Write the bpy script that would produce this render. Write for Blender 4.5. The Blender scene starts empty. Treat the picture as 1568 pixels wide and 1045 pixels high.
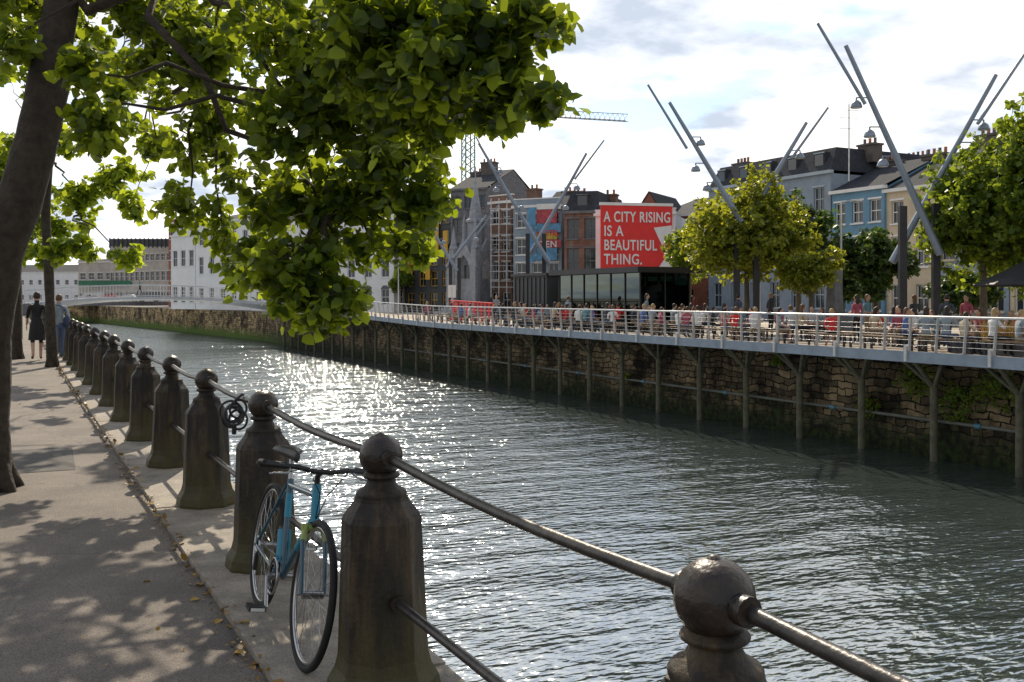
import bpy, math, random
import numpy as np
from mathutils import Vector, Matrix
random.seed(7); rng=np.random.default_rng(7)
CO,SI=0.8908,0.4543
F=1500.0
def P(u,v,Y):
    X=(u-784)/F*Y
    return Vector((X*CO+Y*SI, -X*SI+Y*CO, 1.7+(455-v)/F*Y))
def Yt(u,t): return t/(CO*(u-784)/F+SI)
def HV(v,Y): return 1.7+(455-v)*Y/F

# ------------------------------------------------------------- materials
MATS={}
def nodes(name):
    m=bpy.data.materials.new(name); m.use_nodes=True
    nt=m.node_tree; b=nt.nodes['Principled BSDF']; return m,nt,b
def mat(name,col,rough=.75,var=.3,scale=4.,metal=0.,bump=0.,bscale=None,col2=None,spec=.5,coat=0,bd=.03):
    if name in MATS: return MATS[name]
    m,nt,b=nodes(name); N=nt.nodes; L=nt.links
    tc=N.new('ShaderNodeTexCoord')
    n1=N.new('ShaderNodeTexNoise'); n1.inputs['Scale'].default_value=scale; n1.inputs['Detail'].default_value=5; n1.inputs['Roughness'].default_value=.65
    L.new(tc.outputs['Object'],n1.inputs['Vector'])
    r=N.new('ShaderNodeValToRGB'); r.color_ramp.elements[0].position=.32; r.color_ramp.elements[1].position=.68
    c2=col2 or tuple(min(1,c*(1+var*.6)) for c in col)
    c1=tuple(c*(1-var) for c in col)
    r.color_ramp.elements[0].color=(*c1,1); r.color_ramp.elements[1].color=(*c2,1)
    L.new(n1.outputs['Fac'],r.inputs['Fac']); L.new(r.outputs['Color'],b.inputs['Base Color'])
    b.inputs['Roughness'].default_value=rough; b.inputs['Metallic'].default_value=metal
    b.inputs['Specular IOR Level'].default_value=spec; b.inputs['Coat Weight'].default_value=coat
    if bump>0:
        n2=N.new('ShaderNodeTexNoise'); n2.inputs['Scale'].default_value=bscale or scale*8; n2.inputs['Detail'].default_value=5
        L.new(tc.outputs['Object'],n2.inputs['Vector'])
        bp=N.new('ShaderNodeBump'); bp.inputs['Strength'].default_value=bump; bp.inputs['Distance'].default_value=bd
        L.new(n2.outputs['Fac'],bp.inputs['Height']); L.new(bp.outputs['Normal'],b.inputs['Normal'])
    MATS[name]=m; return m
def ramp(nt,fac,stops):
    r=nt.nodes.new('ShaderNodeValToRGB'); e=r.color_ramp.elements
    while len(e)<len(stops): e.new(.5)
    for i,(p,c) in enumerate(stops): e[i].position=p; e[i].color=(*c,1)
    nt.links.new(fac,r.inputs['Fac']); return r.outputs['Color']
def mixc(nt,fac,a,b,mode='MIX'):
    x=nt.nodes.new('ShaderNodeMix'); x.data_type='RGBA'; x.blend_type=mode
    if isinstance(fac,float): x.inputs[0].default_value=fac
    else: nt.links.new(fac,x.inputs[0])
    for i,c in ((6,a),(7,b)):
        if isinstance(c,tuple): x.inputs[i].default_value=(*c,1)
        else: nt.links.new(c,x.inputs[i])
    return x.outputs[2]
def mth(nt,op,a,b=None,c=None):
    x=nt.nodes.new('ShaderNodeMath'); x.operation=op
    for i,q in enumerate((a,b,c)):
        if q is None: continue
        if isinstance(q,(int,float)): x.inputs[i].default_value=q
        else: nt.links.new(q,x.inputs[i])
    return x.outputs[0]
def noise(nt,vec,scale,detail=6,rough=.6):
    n=nt.nodes.new('ShaderNodeTexNoise'); n.inputs['Scale'].default_value=scale; n.inputs['Detail'].default_value=detail; n.inputs['Roughness'].default_value=rough
    nt.links.new(vec,n.inputs['Vector']); return n.outputs['Fac']
def bump(nt,b,h,strength=.5,dist=.03,prev=None):
    bp=nt.nodes.new('ShaderNodeBump'); bp.inputs['Strength'].default_value=strength; bp.inputs['Distance'].default_value=dist
    nt.links.new(h,bp.inputs['Height'])
    if prev: nt.links.new(prev,bp.inputs['Normal'])
    if b: nt.links.new(bp.outputs['Normal'],b.inputs['Normal'])
    return bp.outputs['Normal']
def stonewall_mat():
    m,nt,b=nodes('quay_stone'); N=nt.nodes; L=nt.links
    tc=N.new('ShaderNodeTexCoord'); sp=N.new('ShaderNodeSeparateXYZ'); L.new(tc.outputs['Object'],sp.inputs[0]); O=tc.outputs['Object']
    zz=mth(nt,'MULTIPLY_ADD',noise(nt,O,1.1,2),.5,sp.outputs[2]); xx=mth(nt,'MULTIPLY_ADD',noise(nt,O,2.3,2),.35,mth(nt,'ADD',sp.outputs[0],sp.outputs[1]))
    cb=N.new('ShaderNodeCombineXYZ'); L.new(xx,cb.inputs[0]); L.new(zz,cb.inputs[1])
    br=N.new('ShaderNodeTexBrick'); br.inputs['Scale'].default_value=1.0; br.inputs['Brick Width'].default_value=.66; br.inputs['Row Height'].default_value=.24; br.squash=.6; br.squash_frequency=3
    br.inputs['Mortar Size'].default_value=.025; br.inputs['Color1'].default_value=(.22,.165,.10,1); br.inputs['Color2'].default_value=(.035,.03,.022,1); br.inputs['Mortar'].default_value=(.006,.006,.005,1)
    br.inputs['Mortar Smooth'].default_value=.3; br.inputs['Bias'].default_value=-.15
    L.new(cb.outputs[0],br.inputs['Vector'])
    d=ramp(nt,noise(nt,O,.5,6,.7),[(.40,(.12,.12,.11)),(.60,(1.2,1.2,1.15))])
    c=mixc(nt,1.,br.outputs['Color'],d,'MULTIPLY')
    q=mth(nt,'MULTIPLY_ADD',noise(nt,O,1.3,5,.7),2.4,sp.outputs[2])
    mr=N.new('ShaderNodeMapRange'); mr.inputs[1].default_value=-1.7; mr.inputs[2].default_value=-.8; L.new(q,mr.inputs[0])
    gr=ramp(nt,noise(nt,O,4,4),[(.4,(.008,.009,.006)),(.65,(.028,.045,.012))])
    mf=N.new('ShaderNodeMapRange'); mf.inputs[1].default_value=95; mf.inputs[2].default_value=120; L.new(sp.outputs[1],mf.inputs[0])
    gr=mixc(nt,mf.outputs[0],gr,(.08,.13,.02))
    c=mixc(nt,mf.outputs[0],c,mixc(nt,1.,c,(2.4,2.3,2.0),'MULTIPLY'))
    c2=mixc(nt,mr.outputs[0],gr,c)
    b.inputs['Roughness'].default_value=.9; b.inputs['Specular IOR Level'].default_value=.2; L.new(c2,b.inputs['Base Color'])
    bump(nt,b,br.outputs['Fac'],-.8,.07); 
    return m
def asphalt_mat():
    m,nt,b=nodes('asphalt_path'); L=nt.links; tc=nt.nodes.new('ShaderNodeTexCoord').outputs['Object']
    c=ramp(nt,noise(nt,tc,1.3,6),[(.3,(.105,.092,.082)),(.7,(.22,.19,.165))])
    g=ramp(nt,noise(nt,tc,150,2),[(.35,(.45,.45,.45)),(.7,(1.45,1.4,1.35))])
    c=mixc(nt,1.,c,g,'MULTIPLY')
    vo=nt.nodes.new('ShaderNodeTexVoronoi'); vo.feature='DISTANCE_TO_EDGE'; vo.inputs['Scale'].default_value=.4
    wn=nt.nodes.new('ShaderNodeTexNoise'); wn.inputs['Scale'].default_value=3; L.new(tc,wn.inputs['Vector'])
    mv=nt.nodes.new('ShaderNodeVectorMath'); mv.operation='MULTIPLY_ADD'; mv.inputs[1].default_value=(.5,.5,.5); L.new(wn.outputs['Color'],mv.inputs[0]); L.new(tc,mv.inputs[2]); L.new(mv.outputs[0],vo.inputs['Vector'])
    cr=ramp(nt,vo.outputs['Distance'],[(0.0,(.45,.45,.45)),(.007,(1,1,1))])
    c=mixc(nt,.7,c,cr,'MULTIPLY')
    L.new(c,b.inputs['Base Color']); b.inputs['Roughness'].default_value=.8
    bump(nt,b,noise(nt,tc,110,3),.7,.012)
    return m
def coping_mat():
    m,nt,b=nodes('coping_granite'); L=nt.links; tc=nt.nodes.new('ShaderNodeTexCoord').outputs['Object']
    d=ramp(nt,noise(nt,tc,3,6,.7),[(.3,(.14,.125,.105)),(.65,(.35,.305,.25))])
    g=ramp(nt,noise(nt,tc,90,3),[(.35,(.7,.7,.7)),(.7,(1.2,1.2,1.2))])
    L.new(mixc(nt,1.,d,g,'MULTIPLY'),b.inputs['Base Color']); b.inputs['Roughness'].default_value=.8
    bump(nt,b,noise(nt,tc,40,4),.5,.012); return m
def bollard_mat():
    m,nt,b=nodes('bollard_cast'); L=nt.links; tcn=nt.nodes.new('ShaderNodeTexCoord'); tc=tcn.outputs['Object']
    mp=nt.nodes.new('ShaderNodeMapping'); mp.inputs['Scale'].default_value=(9,9,1.6); L.new(tc,mp.inputs[0])
    oi=nt.nodes.new('ShaderNodeObjectInfo'); cx=nt.nodes.new('ShaderNodeCombineXYZ'); L.new(mth(nt,'MULTIPLY',oi.outputs['Random'],40.),cx.inputs[0]); L.new(cx.outputs[0],mp.inputs['Location'])
    c=ramp(nt,noise(nt,mp.outputs[0],1.2,6,.65),[(.32,(.008,.007,.006)),(.5,(.024,.018,.013)),(.68,(.085,.060,.030))])
    sp=nt.nodes.new('ShaderNodeSeparateXYZ'); L.new(tc,sp.inputs[0])
    a=mth(nt,'MULTIPLY_ADD',noise(nt,mp.outputs[0],.7,4,.7),-1.3,sp.outputs[2])
    mr=nt.nodes.new('ShaderNodeMapRange'); mr.inputs[1].default_value=-.6; mr.inputs[2].default_value=-.15; L.new(a,mr.inputs[0])
    c=mixc(nt,mr.outputs[0],(.060,.052,.016),c)
    L.new(c,b.inputs['Base Color']); b.inputs['Roughness'].default_value=.6; b.inputs['Specular IOR Level'].default_value=.35
    bump(nt,b,noise(nt,tc,30,5,.6),.6,.012); return m
def water_mat():
    m=bpy.data.materials.new('river_water'); m.use_nodes=True; nt=m.node_tree; L=nt.links; nt.nodes.clear()
    out=nt.nodes.new('ShaderNodeOutputMaterial'); tc=nt.nodes.new('ShaderNodeTexCoord').outputs['Object']
    mp=nt.nodes.new('ShaderNodeMapping'); mp.inputs['Rotation'].default_value=(0,0,math.radians(27)); mp.inputs['Scale'].default_value=(.6,1.4,1); L.new(tc,mp.inputs[0])
    h1=noise(nt,mp.outputs[0],4.2,2,.5); h2=noise(nt,mp.outputs[0],.7,1,.5)
    h=mth(nt,'MULTIPLY_ADD',h1,.46,h2); n2=bump(nt,None,h,1.,.145)
    df=nt.nodes.new('ShaderNodeBsdfDiffuse'); df.inputs['Color'].default_value=(.040,.052,.048,1)
    gl=nt.nodes.new('ShaderNodeBsdfGlossy'); gl.inputs['Roughness'].default_value=.08; gl.inputs['Color'].default_value=(.90,.96,1,1)
    fr=nt.nodes.new('ShaderNodeFresnel'); fr.inputs['IOR'].default_value=6.5
    for x in (gl,fr): L.new(n2,x.inputs['Normal'])
    mx=nt.nodes.new('ShaderNodeMixShader'); L.new(fr.outputs[0],mx.inputs[0]); L.new(df.outputs[0],mx.inputs[1]); L.new(gl.outputs[0],mx.inputs[2]); L.new(mx.outputs[0],out.inputs[0])
    return m
def leaf_mat(name,dark,light,trans,tf=.42):
    m=bpy.data.materials.new(name); m.use_nodes=True; nt=m.node_tree; L=nt.links; nt.nodes.clear()
    out=nt.nodes.new('ShaderNodeOutputMaterial'); g=nt.nodes.new('ShaderNodeNewGeometry')
    c=ramp(nt,g.outputs['Random Per Island'],[(0.,dark),(1.,light)])
    t=ramp(nt,g.outputs['Random Per Island'],[(0.,tuple(x*.5 for x in trans)),(1.,trans)])
    pb=nt.nodes.new('ShaderNodeBsdfPrincipled'); L.new(c,pb.inputs['Base Color']); pb.inputs['Roughness'].default_value=.45; pb.inputs['Specular IOR Level'].default_value=.35
    tr=nt.nodes.new('ShaderNodeBsdfTranslucent'); L.new(t,tr.inputs['Color'])
    mx=nt.nodes.new('ShaderNodeMixShader'); mx.inputs[0].default_value=tf; L.new(pb.outputs[0],mx.inputs[1]); L.new(tr.outputs[0],mx.inputs[2]); L.new(mx.outputs[0],out.inputs[0])
    return m
M_stone=stonewall_mat(); M_asph=asphalt_mat(); M_cop=coping_mat(); M_water=water_mat(); M_bol=bollard_mat()
M_leafN=leaf_mat('leaf_near',(.012,.034,.006),(.05,.10,.012),(.56,.68,.03),.43)
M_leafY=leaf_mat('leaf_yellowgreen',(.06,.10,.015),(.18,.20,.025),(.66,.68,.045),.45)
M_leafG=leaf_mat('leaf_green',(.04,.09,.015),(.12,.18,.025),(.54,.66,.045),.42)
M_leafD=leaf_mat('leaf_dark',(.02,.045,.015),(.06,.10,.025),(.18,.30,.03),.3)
M_litter=leaf_mat('leaf_litter',(.16,.08,.02),(.42,.26,.05),(.3,.2,.04),.1)
M_bark=mat('bark',(.05,.038,.027),.9,.5,9,bump=1.,bscale=14)
M_barkl=mat('bark_light',(.12,.10,.07),.9,.4,9,bump=.8,bscale=20)
M_iron=mat('painted_iron',(.012,.011,.011),.36,.5,14,bump=.6,bscale=55,col2=(.045,.03,.02),bd=.006)
M_rail=mat('rail_bar',(.022,.021,.022),.36,.5,12,metal=.3,bump=.4,bscale=60,col2=(.07,.062,.055),bd=.005)
M_steel=mat('galvanised_steel',(.60,.61,.62),.35,.2,3,metal=.35)
M_mast=mat('mast_grey_paint',(.25,.30,.37),.4,.15,2,metal=.3)
M_dark=mat('dark_metal',(.03,.03,.035),.5,.3,3)
M_deckedge=mat('deck_edge_steel',(.22,.28,.35),.5,.2,2,metal=.2)
M_post=mat('pile_timber',(.10,.097,.062),.85,.4,5)
M_wood=mat('deck_boards',(.27,.2,.13),.8,.3,6)
M_pave=mat('paving_light',(.40,.35,.28),.85,.25,1.2)
M_land=mat('city_ground',(.16,.15,.14),.9,.3,.2)
M_slate=mat('slate',(.055,.06,.07),.9,.35,3,bump=.3,spec=.15)
M_glass=mat('window_glass',(.02,.03,.04),.06,.3,.4,spec=.9)
M_white=mat('white_paint',(.80,.80,.78),.6,.08,1.5)
M_offw=mat('white_render',(.82,.83,.84),.8,.07,.8)
M_cream=mat('cream_render',(.62,.52,.38),.8,.18,.8)
M_blue=mat('bluegrey_render',(.15,.30,.43),.8,.18,.8)
M_grey=mat('grey_render',(.27,.33,.40),.8,.2,.8)
M_char=mat('charcoal_cladding',(.06,.065,.07),.6,.2,1)
M_yel=mat('yellow_panel',(.66,.38,.04),.6,.15,1)
M_red=mat('red_paint',(.78,.035,.03),.6,.10,1.5)
M_lime=mat('limestone',(.17,.175,.19),.85,.35,2.5)
M_beige=mat('beige_render',(.50,.45,.40),.8,.2,.8)
M_orange=mat('terracotta',(.42,.16,.08),.8,.3,4)
def brick_mat(name,c1,c2):
    m,nt,b=nodes(name); L=nt.links; tc=nt.nodes.new('ShaderNodeTexCoord').outputs['Object']
    sp=nt.nodes.new('ShaderNodeSeparateXYZ'); L.new(tc,sp.inputs[0]); a=mth(nt,'ADD',sp.outputs[0],sp.outputs[1])
    cb=nt.nodes.new('ShaderNodeCombineXYZ'); L.new(a,cb.inputs[0]); L.new(sp.outputs[2],cb.inputs[1])
    br=nt.nodes.new('ShaderNodeTexBrick'); br.inputs['Scale'].default_value=1; br.inputs['Brick Width'].default_value=.24; br.inputs['Row Height'].default_value=.085; br.inputs['Mortar Size'].default_value=.008
    br.inputs['Color1'].default_value=(*c1,1); br.inputs['Color2'].default_value=(*c2,1); br.inputs['Mortar'].default_value=(.3,.27,.24,1); L.new(cb.outputs[0],br.inputs['Vector'])
    d=ramp(nt,noise(nt,tc,.9,4),[(.3,(.65,.62,.6)),(.7,(1.1,1.1,1.1))])
    L.new(mixc(nt,1.,br.outputs['Color'],d,'MULTIPLY'),b.inputs['Base Color']); b.inputs['Roughness'].default_value=.85; return m
M_brick=brick_mat('red_brick',(.46,.12,.055),(.36,.09,.045)); M_brickb=brick_mat('brown_brick',(.27,.14,.09),(.19,.09,.06))

# ------------------------------------------------------------- mesh builder
class MB:
    def __init__(s): s.v=[]; s.f=[]; s.m=[]; s.sm=[]
    def add(s,vs,fs,mi=0,smooth=False):
        o=len(s.v); s.v+= [tuple(x) for x in vs]
        for f in fs: s.f.append(tuple(i+o for i in f)); s.m.append(mi); s.sm.append(smooth)
    def quad(s,a,b,c,d,mi=0): s.add([a,b,c,d],[(0,1,2,3)],mi)
    def tube(s,pts,rs,n=10,mi=0,cap=True,smooth=True):
        pts=[Vector(p) for p in pts]
        if not isinstance(rs,(list,tuple)): rs=[rs]*len(pts)
        vs=[];fs=[]; prev=None
        for i,p in enumerate(pts):
            d=(pts[min(i+1,len(pts)-1)]-pts[max(i-1,0)]).normalized()
            if prev is None:
                ref=Vector((0,0,1)) if abs(d.z)<.9 else Vector((1,0,0))
                x=d.cross(ref).normalized()
            else: x=(prev-d*prev.dot(d)).normalized()
            prev=x; y=d.cross(x)
            for k in range(n):
                a=2*math.pi*k/n; vs.append(p+(x*math.cos(a)+y*math.sin(a))*rs[i])
        for i in range(len(pts)-1):
            for k in range(n):
                a=i*n+k;b=i*n+(k+1)%n; fs.append((a,b,b+n,a+n))
        s.add(vs,fs,mi,smooth)
        if cap:
            o=len(vs)-n
            s.add(vs[:n],[tuple(range(n))[::-1]],mi); s.add(vs[o:],[tuple(range(n))],mi)
    def box(s,c,sz,mi=0,R=None):
        c=Vector(c); vs=[]
        for z in(-.5,.5):
            for x,y in((-.5,-.5),(.5,-.5),(.5,.5),(-.5,.5)):
                p=Vector((x*sz[0],y*sz[1],z*sz[2])); vs.append(c+(R@p if R else p))
        s.add(vs,[(3,2,1,0),(4,5,6,7),(0,1,5,4),(1,2,6,5),(2,3,7,6),(3,0,4,7)],mi)
    def fbox(s,Fn,a0,a1,z0,z1,d0,d1,mi=0):
        vs=[Fn(a0,z0,d0),Fn(a1,z0,d0),Fn(a1,z0,d1),Fn(a0,z0,d1),Fn(a0,z1,d0),Fn(a1,z1,d0),Fn(a1,z1,d1),Fn(a0,z1,d1)]
        s.add(vs,[(3,2,1,0),(4,5,6,7),(0,1,5,4),(1,2,6,5),(2,3,7,6),(3,0,4,7)],mi)
    def lathe(s,c,prof,n=16,mi=0,smooth=True,ph=0,shape=None):
        c=Vector(c); vs=[];fs=[]
        for r,z in prof:
            for k in range(n):
                a=2*math.pi*k/n+ph; rr=r*(shape[k] if shape else 1); vs.append(c+Vector((math.cos(a)*rr,math.sin(a)*rr,z)))
        for i in range(len(prof)-1):
            for k in range(n):
                a=i*n+k;b=i*n+(k+1)%n; fs.append((a,b,b+n,a+n))
        fs.append(tuple(range((len(prof)-1)*n,len(prof)*n)))
        s.add(vs,fs,mi,smooth)
    def ell(s,c,r,mi=0,n=14,m=9,T=None):
        c=Vector(c); vs=[];fs=[]
        for i in range(m+1):
            th=math.pi*i/m
            for k in range(n):
                a=2*math.pi*k/n; p=Vector((math.sin(th)*math.cos(a)*r[0],math.sin(th)*math.sin(a)*r[1],math.cos(th)*r[2]))
                vs.append(c+(T@p if T else p))
        for i in range(m):
            for k in range(n): a=i*n+k;b=i*n+(k+1)%n; fs.append((a,a+n,b+n,b))
        s.add(vs,fs,mi,True)
    def torus(s,c,ax,R,r,n=36,k=8,mi=0):
        ax=Vector(ax).normalized(); ref=Vector((0,0,1)) if abs(ax.z)<.9 else Vector((1,0,0)); x=ax.cross(ref).normalized(); y=ax.cross(x); c=Vector(c)
        vs=[];fs=[]
        for i in range(n):
            a=2*math.pi*i/n; d=x*math.cos(a)+y*math.sin(a)
            for j in range(k):
                b=2*math.pi*j/k; vs.append(c+d*(R+r*math.cos(b))+ax*r*math.sin(b))
        for i in range(n):
            for j in range(k): fs.append((i*k+j,((i+1)%n)*k+j,((i+1)%n)*k+(j+1)%k,i*k+(j+1)%k))
        s.add(vs,fs,mi,True)
    def obj(s,name,mats,parent=None,M=None):
        me=bpy.data.meshes.new(name); v=s.v
        if M is not None: v=[tuple(M@Vector(x)) for x in v]
        me.from_pydata(v,[],s.f); 
        for m in mats: me.materials.append(m)
        me.polygons.foreach_set('material_index',s.m); me.polygons.foreach_set('use_smooth',s.sm); me.update()
        o=bpy.data.objects.new(name,me); bpy.context.scene.collection.objects.link(o)
        if parent: o.parent=parent
        return o
def empty(name,loc=(0,0,0)):
    o=bpy.data.objects.new(name,None); bpy.context.scene.collection.objects.link(o); o.empty_display_size=.2; return o

# ------------------------------------------------------------- leaves
def leaf_obj(name,C,size,mat_,parent,near=True,droop=.5,upb=.8):
    C=np.asarray(C,float); n=len(C)
    d=rng.normal(size=(n,3)); d[:,2]=d[:,2]*.5-droop; d/=np.linalg.norm(d,axis=1)[:,None]
    nn=rng.normal(size=(n,3)); nn[:,2]+=upb; nn-= d*np.sum(nn*d,axis=1)[:,None]; nn/=np.linalg.norm(nn,axis=1)[:,None]
    x=np.cross(d,nn); s=np.asarray(size)*np.ones(n)
    if near: B=np.array([(0,0,0),(-.43,.28,.10),(-.34,.72,.06),(0,1.05,-.06),(.34,.72,.06),(.43,.28,.10)]); Fc=[(0,5,4,3),(0,3,2,1)]
    else: B=np.array([(0,0,0),(-.45,.5,.08),(0,1,0),(.45,.5,.08)]); Fc=[(0,3,2,1)]
    k=len(B)
    V=(C[:,None,:]+s[:,None,None]*(B[None,:,0,None]*x[:,None,:]+B[None,:,1,None]*d[:,None,:]+B[None,:,2,None]*nn[:,None,:])).reshape(-1,3)
    Fa=np.array(Fc)[None]+ (np.arange(n)*k)[:,None,None]; Fa=Fa.reshape(-1,4)
    me=bpy.data.meshes.new(name); me.vertices.add(len(V)); me.vertices.foreach_set('co',V.ravel().astype(np.float32))
    me.loops.add(Fa.size); me.loops.foreach_set('vertex_index',Fa.ravel().astype(np.int32))
    me.polygons.add(len(Fa)); me.polygons.foreach_set('loop_start',(np.arange(len(Fa))*4).astype(np.int32)); me.polygons.foreach_set('loop_total',np.full(len(Fa),4,np.int32))
    me.update(); me.validate(); me.materials.append(mat_)
    o=bpy.data.objects.new(name,me); bpy.context.scene.collection.objects.link(o)
    if parent: o.parent=parent
    return o
def twigs(center,rad,nt_,per,spread,shell=0.):
    c=np.array(center); R=np.array(rad)
    q=rng.normal(size=(nt_,3)); q/=np.linalg.norm(q,axis=1)[:,None]; q*= (shell+(1-shell)*rng.random((nt_,1)))**(1/2.2)
    tc=c+q*R
    td=rng.normal(size=(nt_,3)); td[:,2]=td[:,2]*.4-.45; td/=np.linalg.norm(td,axis=1)[:,None]
    a=rng.random((nt_,per,1)); pos=tc[:,None,:]+td[:,None,:]*(a-.3)*spread*2+rng.normal(size=(nt_,per,3))*spread*.35
    return pos.reshape(-1,3), tc, td
def curve(p0,p1,bend,n=6):
    p0=Vector(p0);p1=Vector(p1); return [p0.lerp(p1,i/n)+Vector(bend)*math.sin(math.pi*i/n) for i in range(n+1)]

# ------------------------------------------------------------- terrain & water
WZ=-3.3
b=MB(); b.quad((-900,-300,WZ),(900,-300,WZ),(900,1500,WZ),(-900,1500,WZ)); b.obj('river_water',[M_water])
def land(name,poly,mats,wallpts):
    b=MB(); n=len(poly); b.add([(x,y,0) for x,y in poly],[tuple(range(n))],0)
    for i in range(len(wallpts)-1):
        (x0,y0),(x1,y1)=wallpts[i],wallpts[i+1]
        b.quad((x0,y0,-5),(x1,y1,-5),(x1,y1,-.001),(x0,y0,-.001),1)
    return b.obj(name,mats)
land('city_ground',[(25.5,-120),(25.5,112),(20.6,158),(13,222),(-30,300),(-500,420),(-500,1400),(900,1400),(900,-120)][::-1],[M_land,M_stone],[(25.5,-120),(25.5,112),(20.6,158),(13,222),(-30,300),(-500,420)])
land('quay_ground',[(1.72,-120),(1.72,150),(-10,215),(-60,260),(-500,330),(-500,-120)],[M_land,M_stone],[(1.72,-120),(1.72,150),(-10,215),(-60,260),(-500,330)])
b=MB(); b.quad((-3.2,-20,.004),(1.0,-20,.004),(1.0,140,.004),(-3.2,140,.004)); b.obj('pavement',[M_asph])
b=MB(); b.quad((-14,-20,.004),(-3.4,-20,.004),(-3.4,140,.004),(-14,140,.004)); b.obj('road',[mat('road_asphalt',(.05,.05,.05),.85,.3,3)])
b=MB(); b.box((-3.3,60,.05),(.2,160,.12)); b.obj('kerb',[M_cop])
b=MB()
for i in range(62):
    y=-8+i*2.02
    b.box((1.385+random.uniform(-.006,.006),y+1.0,.004+random.uniform(0,.008)),(.75,2.005,.05)); 
b.obj('quay_coping',[M_cop])
b=MB()
for i in range(60): b.box((25.75,-20+i*2.4,-.06),(.7,2.37,.2))
b.obj('far_quay_coping',[M_cop])
b=MB(); b.quad((26.1,-60,.012),(47,-60,.012),(47,130,.012),(26.1,130,.012)); b.obj('promenade_paving',[M_pave])
b=MB(); b.quad((-.9,10.6,.008),(.55,10.5,.008),(.6,12.1,.008),(-.85,12.2,.008)); b.obj('asphalt_patch',[mat('patch_asphalt',(.07,.065,.062),.85,.3,6,bump=.5,bscale=120,bd=.01)])

# ------------------------------------------------------------- bollards
BS=[-.47,1.73,3.94,6.13,8.17]+[8.17+2.02*i for i in range(1,45)]
prof=[(.24,-.0),(.245,.05),(.235,.10),(.205,.15),(.192,.2),(.170,.74),(.170,.765),(.158,.79),(.115,.845),(.115,.86)]
prof2=[(.105,.855),(.108,.875),(.10,.885),(.072,.90),(.058,.925),(.06,.935),(.078,.94),(.08,.952),(.058,.965),(.056,.975)]
bol_me=None
for i,s_ in enumerate(BS):
    if bol_me is None:
        b=MB()
        b.lathe((0,0,0),prof,8,0,False,math.pi/8); b.lathe((0,0,0),prof2,20,0)
        b.ell((0,0,1.03),(.092,.092,.09),1,24,14)
        b.lathe((0,0,0),[(.02,1.115),(.012,1.124),(.003,1.127)],10,1)
        for z,r in((1.03,.034),(.45,.033)):
            b.tube([(0,-.118 if z>1 else -.20,z),(0,.118 if z>1 else .20,z)],r,12,1)
        o=b.obj('quay_bollard',[M_bol,M_iron]); bol_me=o.data
    else:
        o=bpy.data.objects.new('quay_bollard',bol_me); bpy.context.scene.collection.objects.link(o)
    if i<12:
        mod=o.modifiers.new('bev','BEVEL'); mod.width=.010; mod.segments=2; mod.limit_method='ANGLE'; mod.angle_limit=.6
    o.location=(1.40,s_,.0); o.rotation_euler=(random.uniform(-.012,.012),random.uniform(-.012,.012),0)
b=MB()
for i in range(len(BS)-1):
    for z,sg in((1.03,.03),(.45,.0)):
        p0=Vector((1.40,BS[i],z));p1=Vector((1.40,BS[i+1],z)); n=8 if i<8 else 2
        b.tube([p0.lerp(p1,k/n)-Vector((0,0,sg*math.sin(math.pi*k/n))) for k in range(n+1)],.0185,12 if i<8 else 6)
b.obj('quay_railing',[M_rail])

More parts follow.
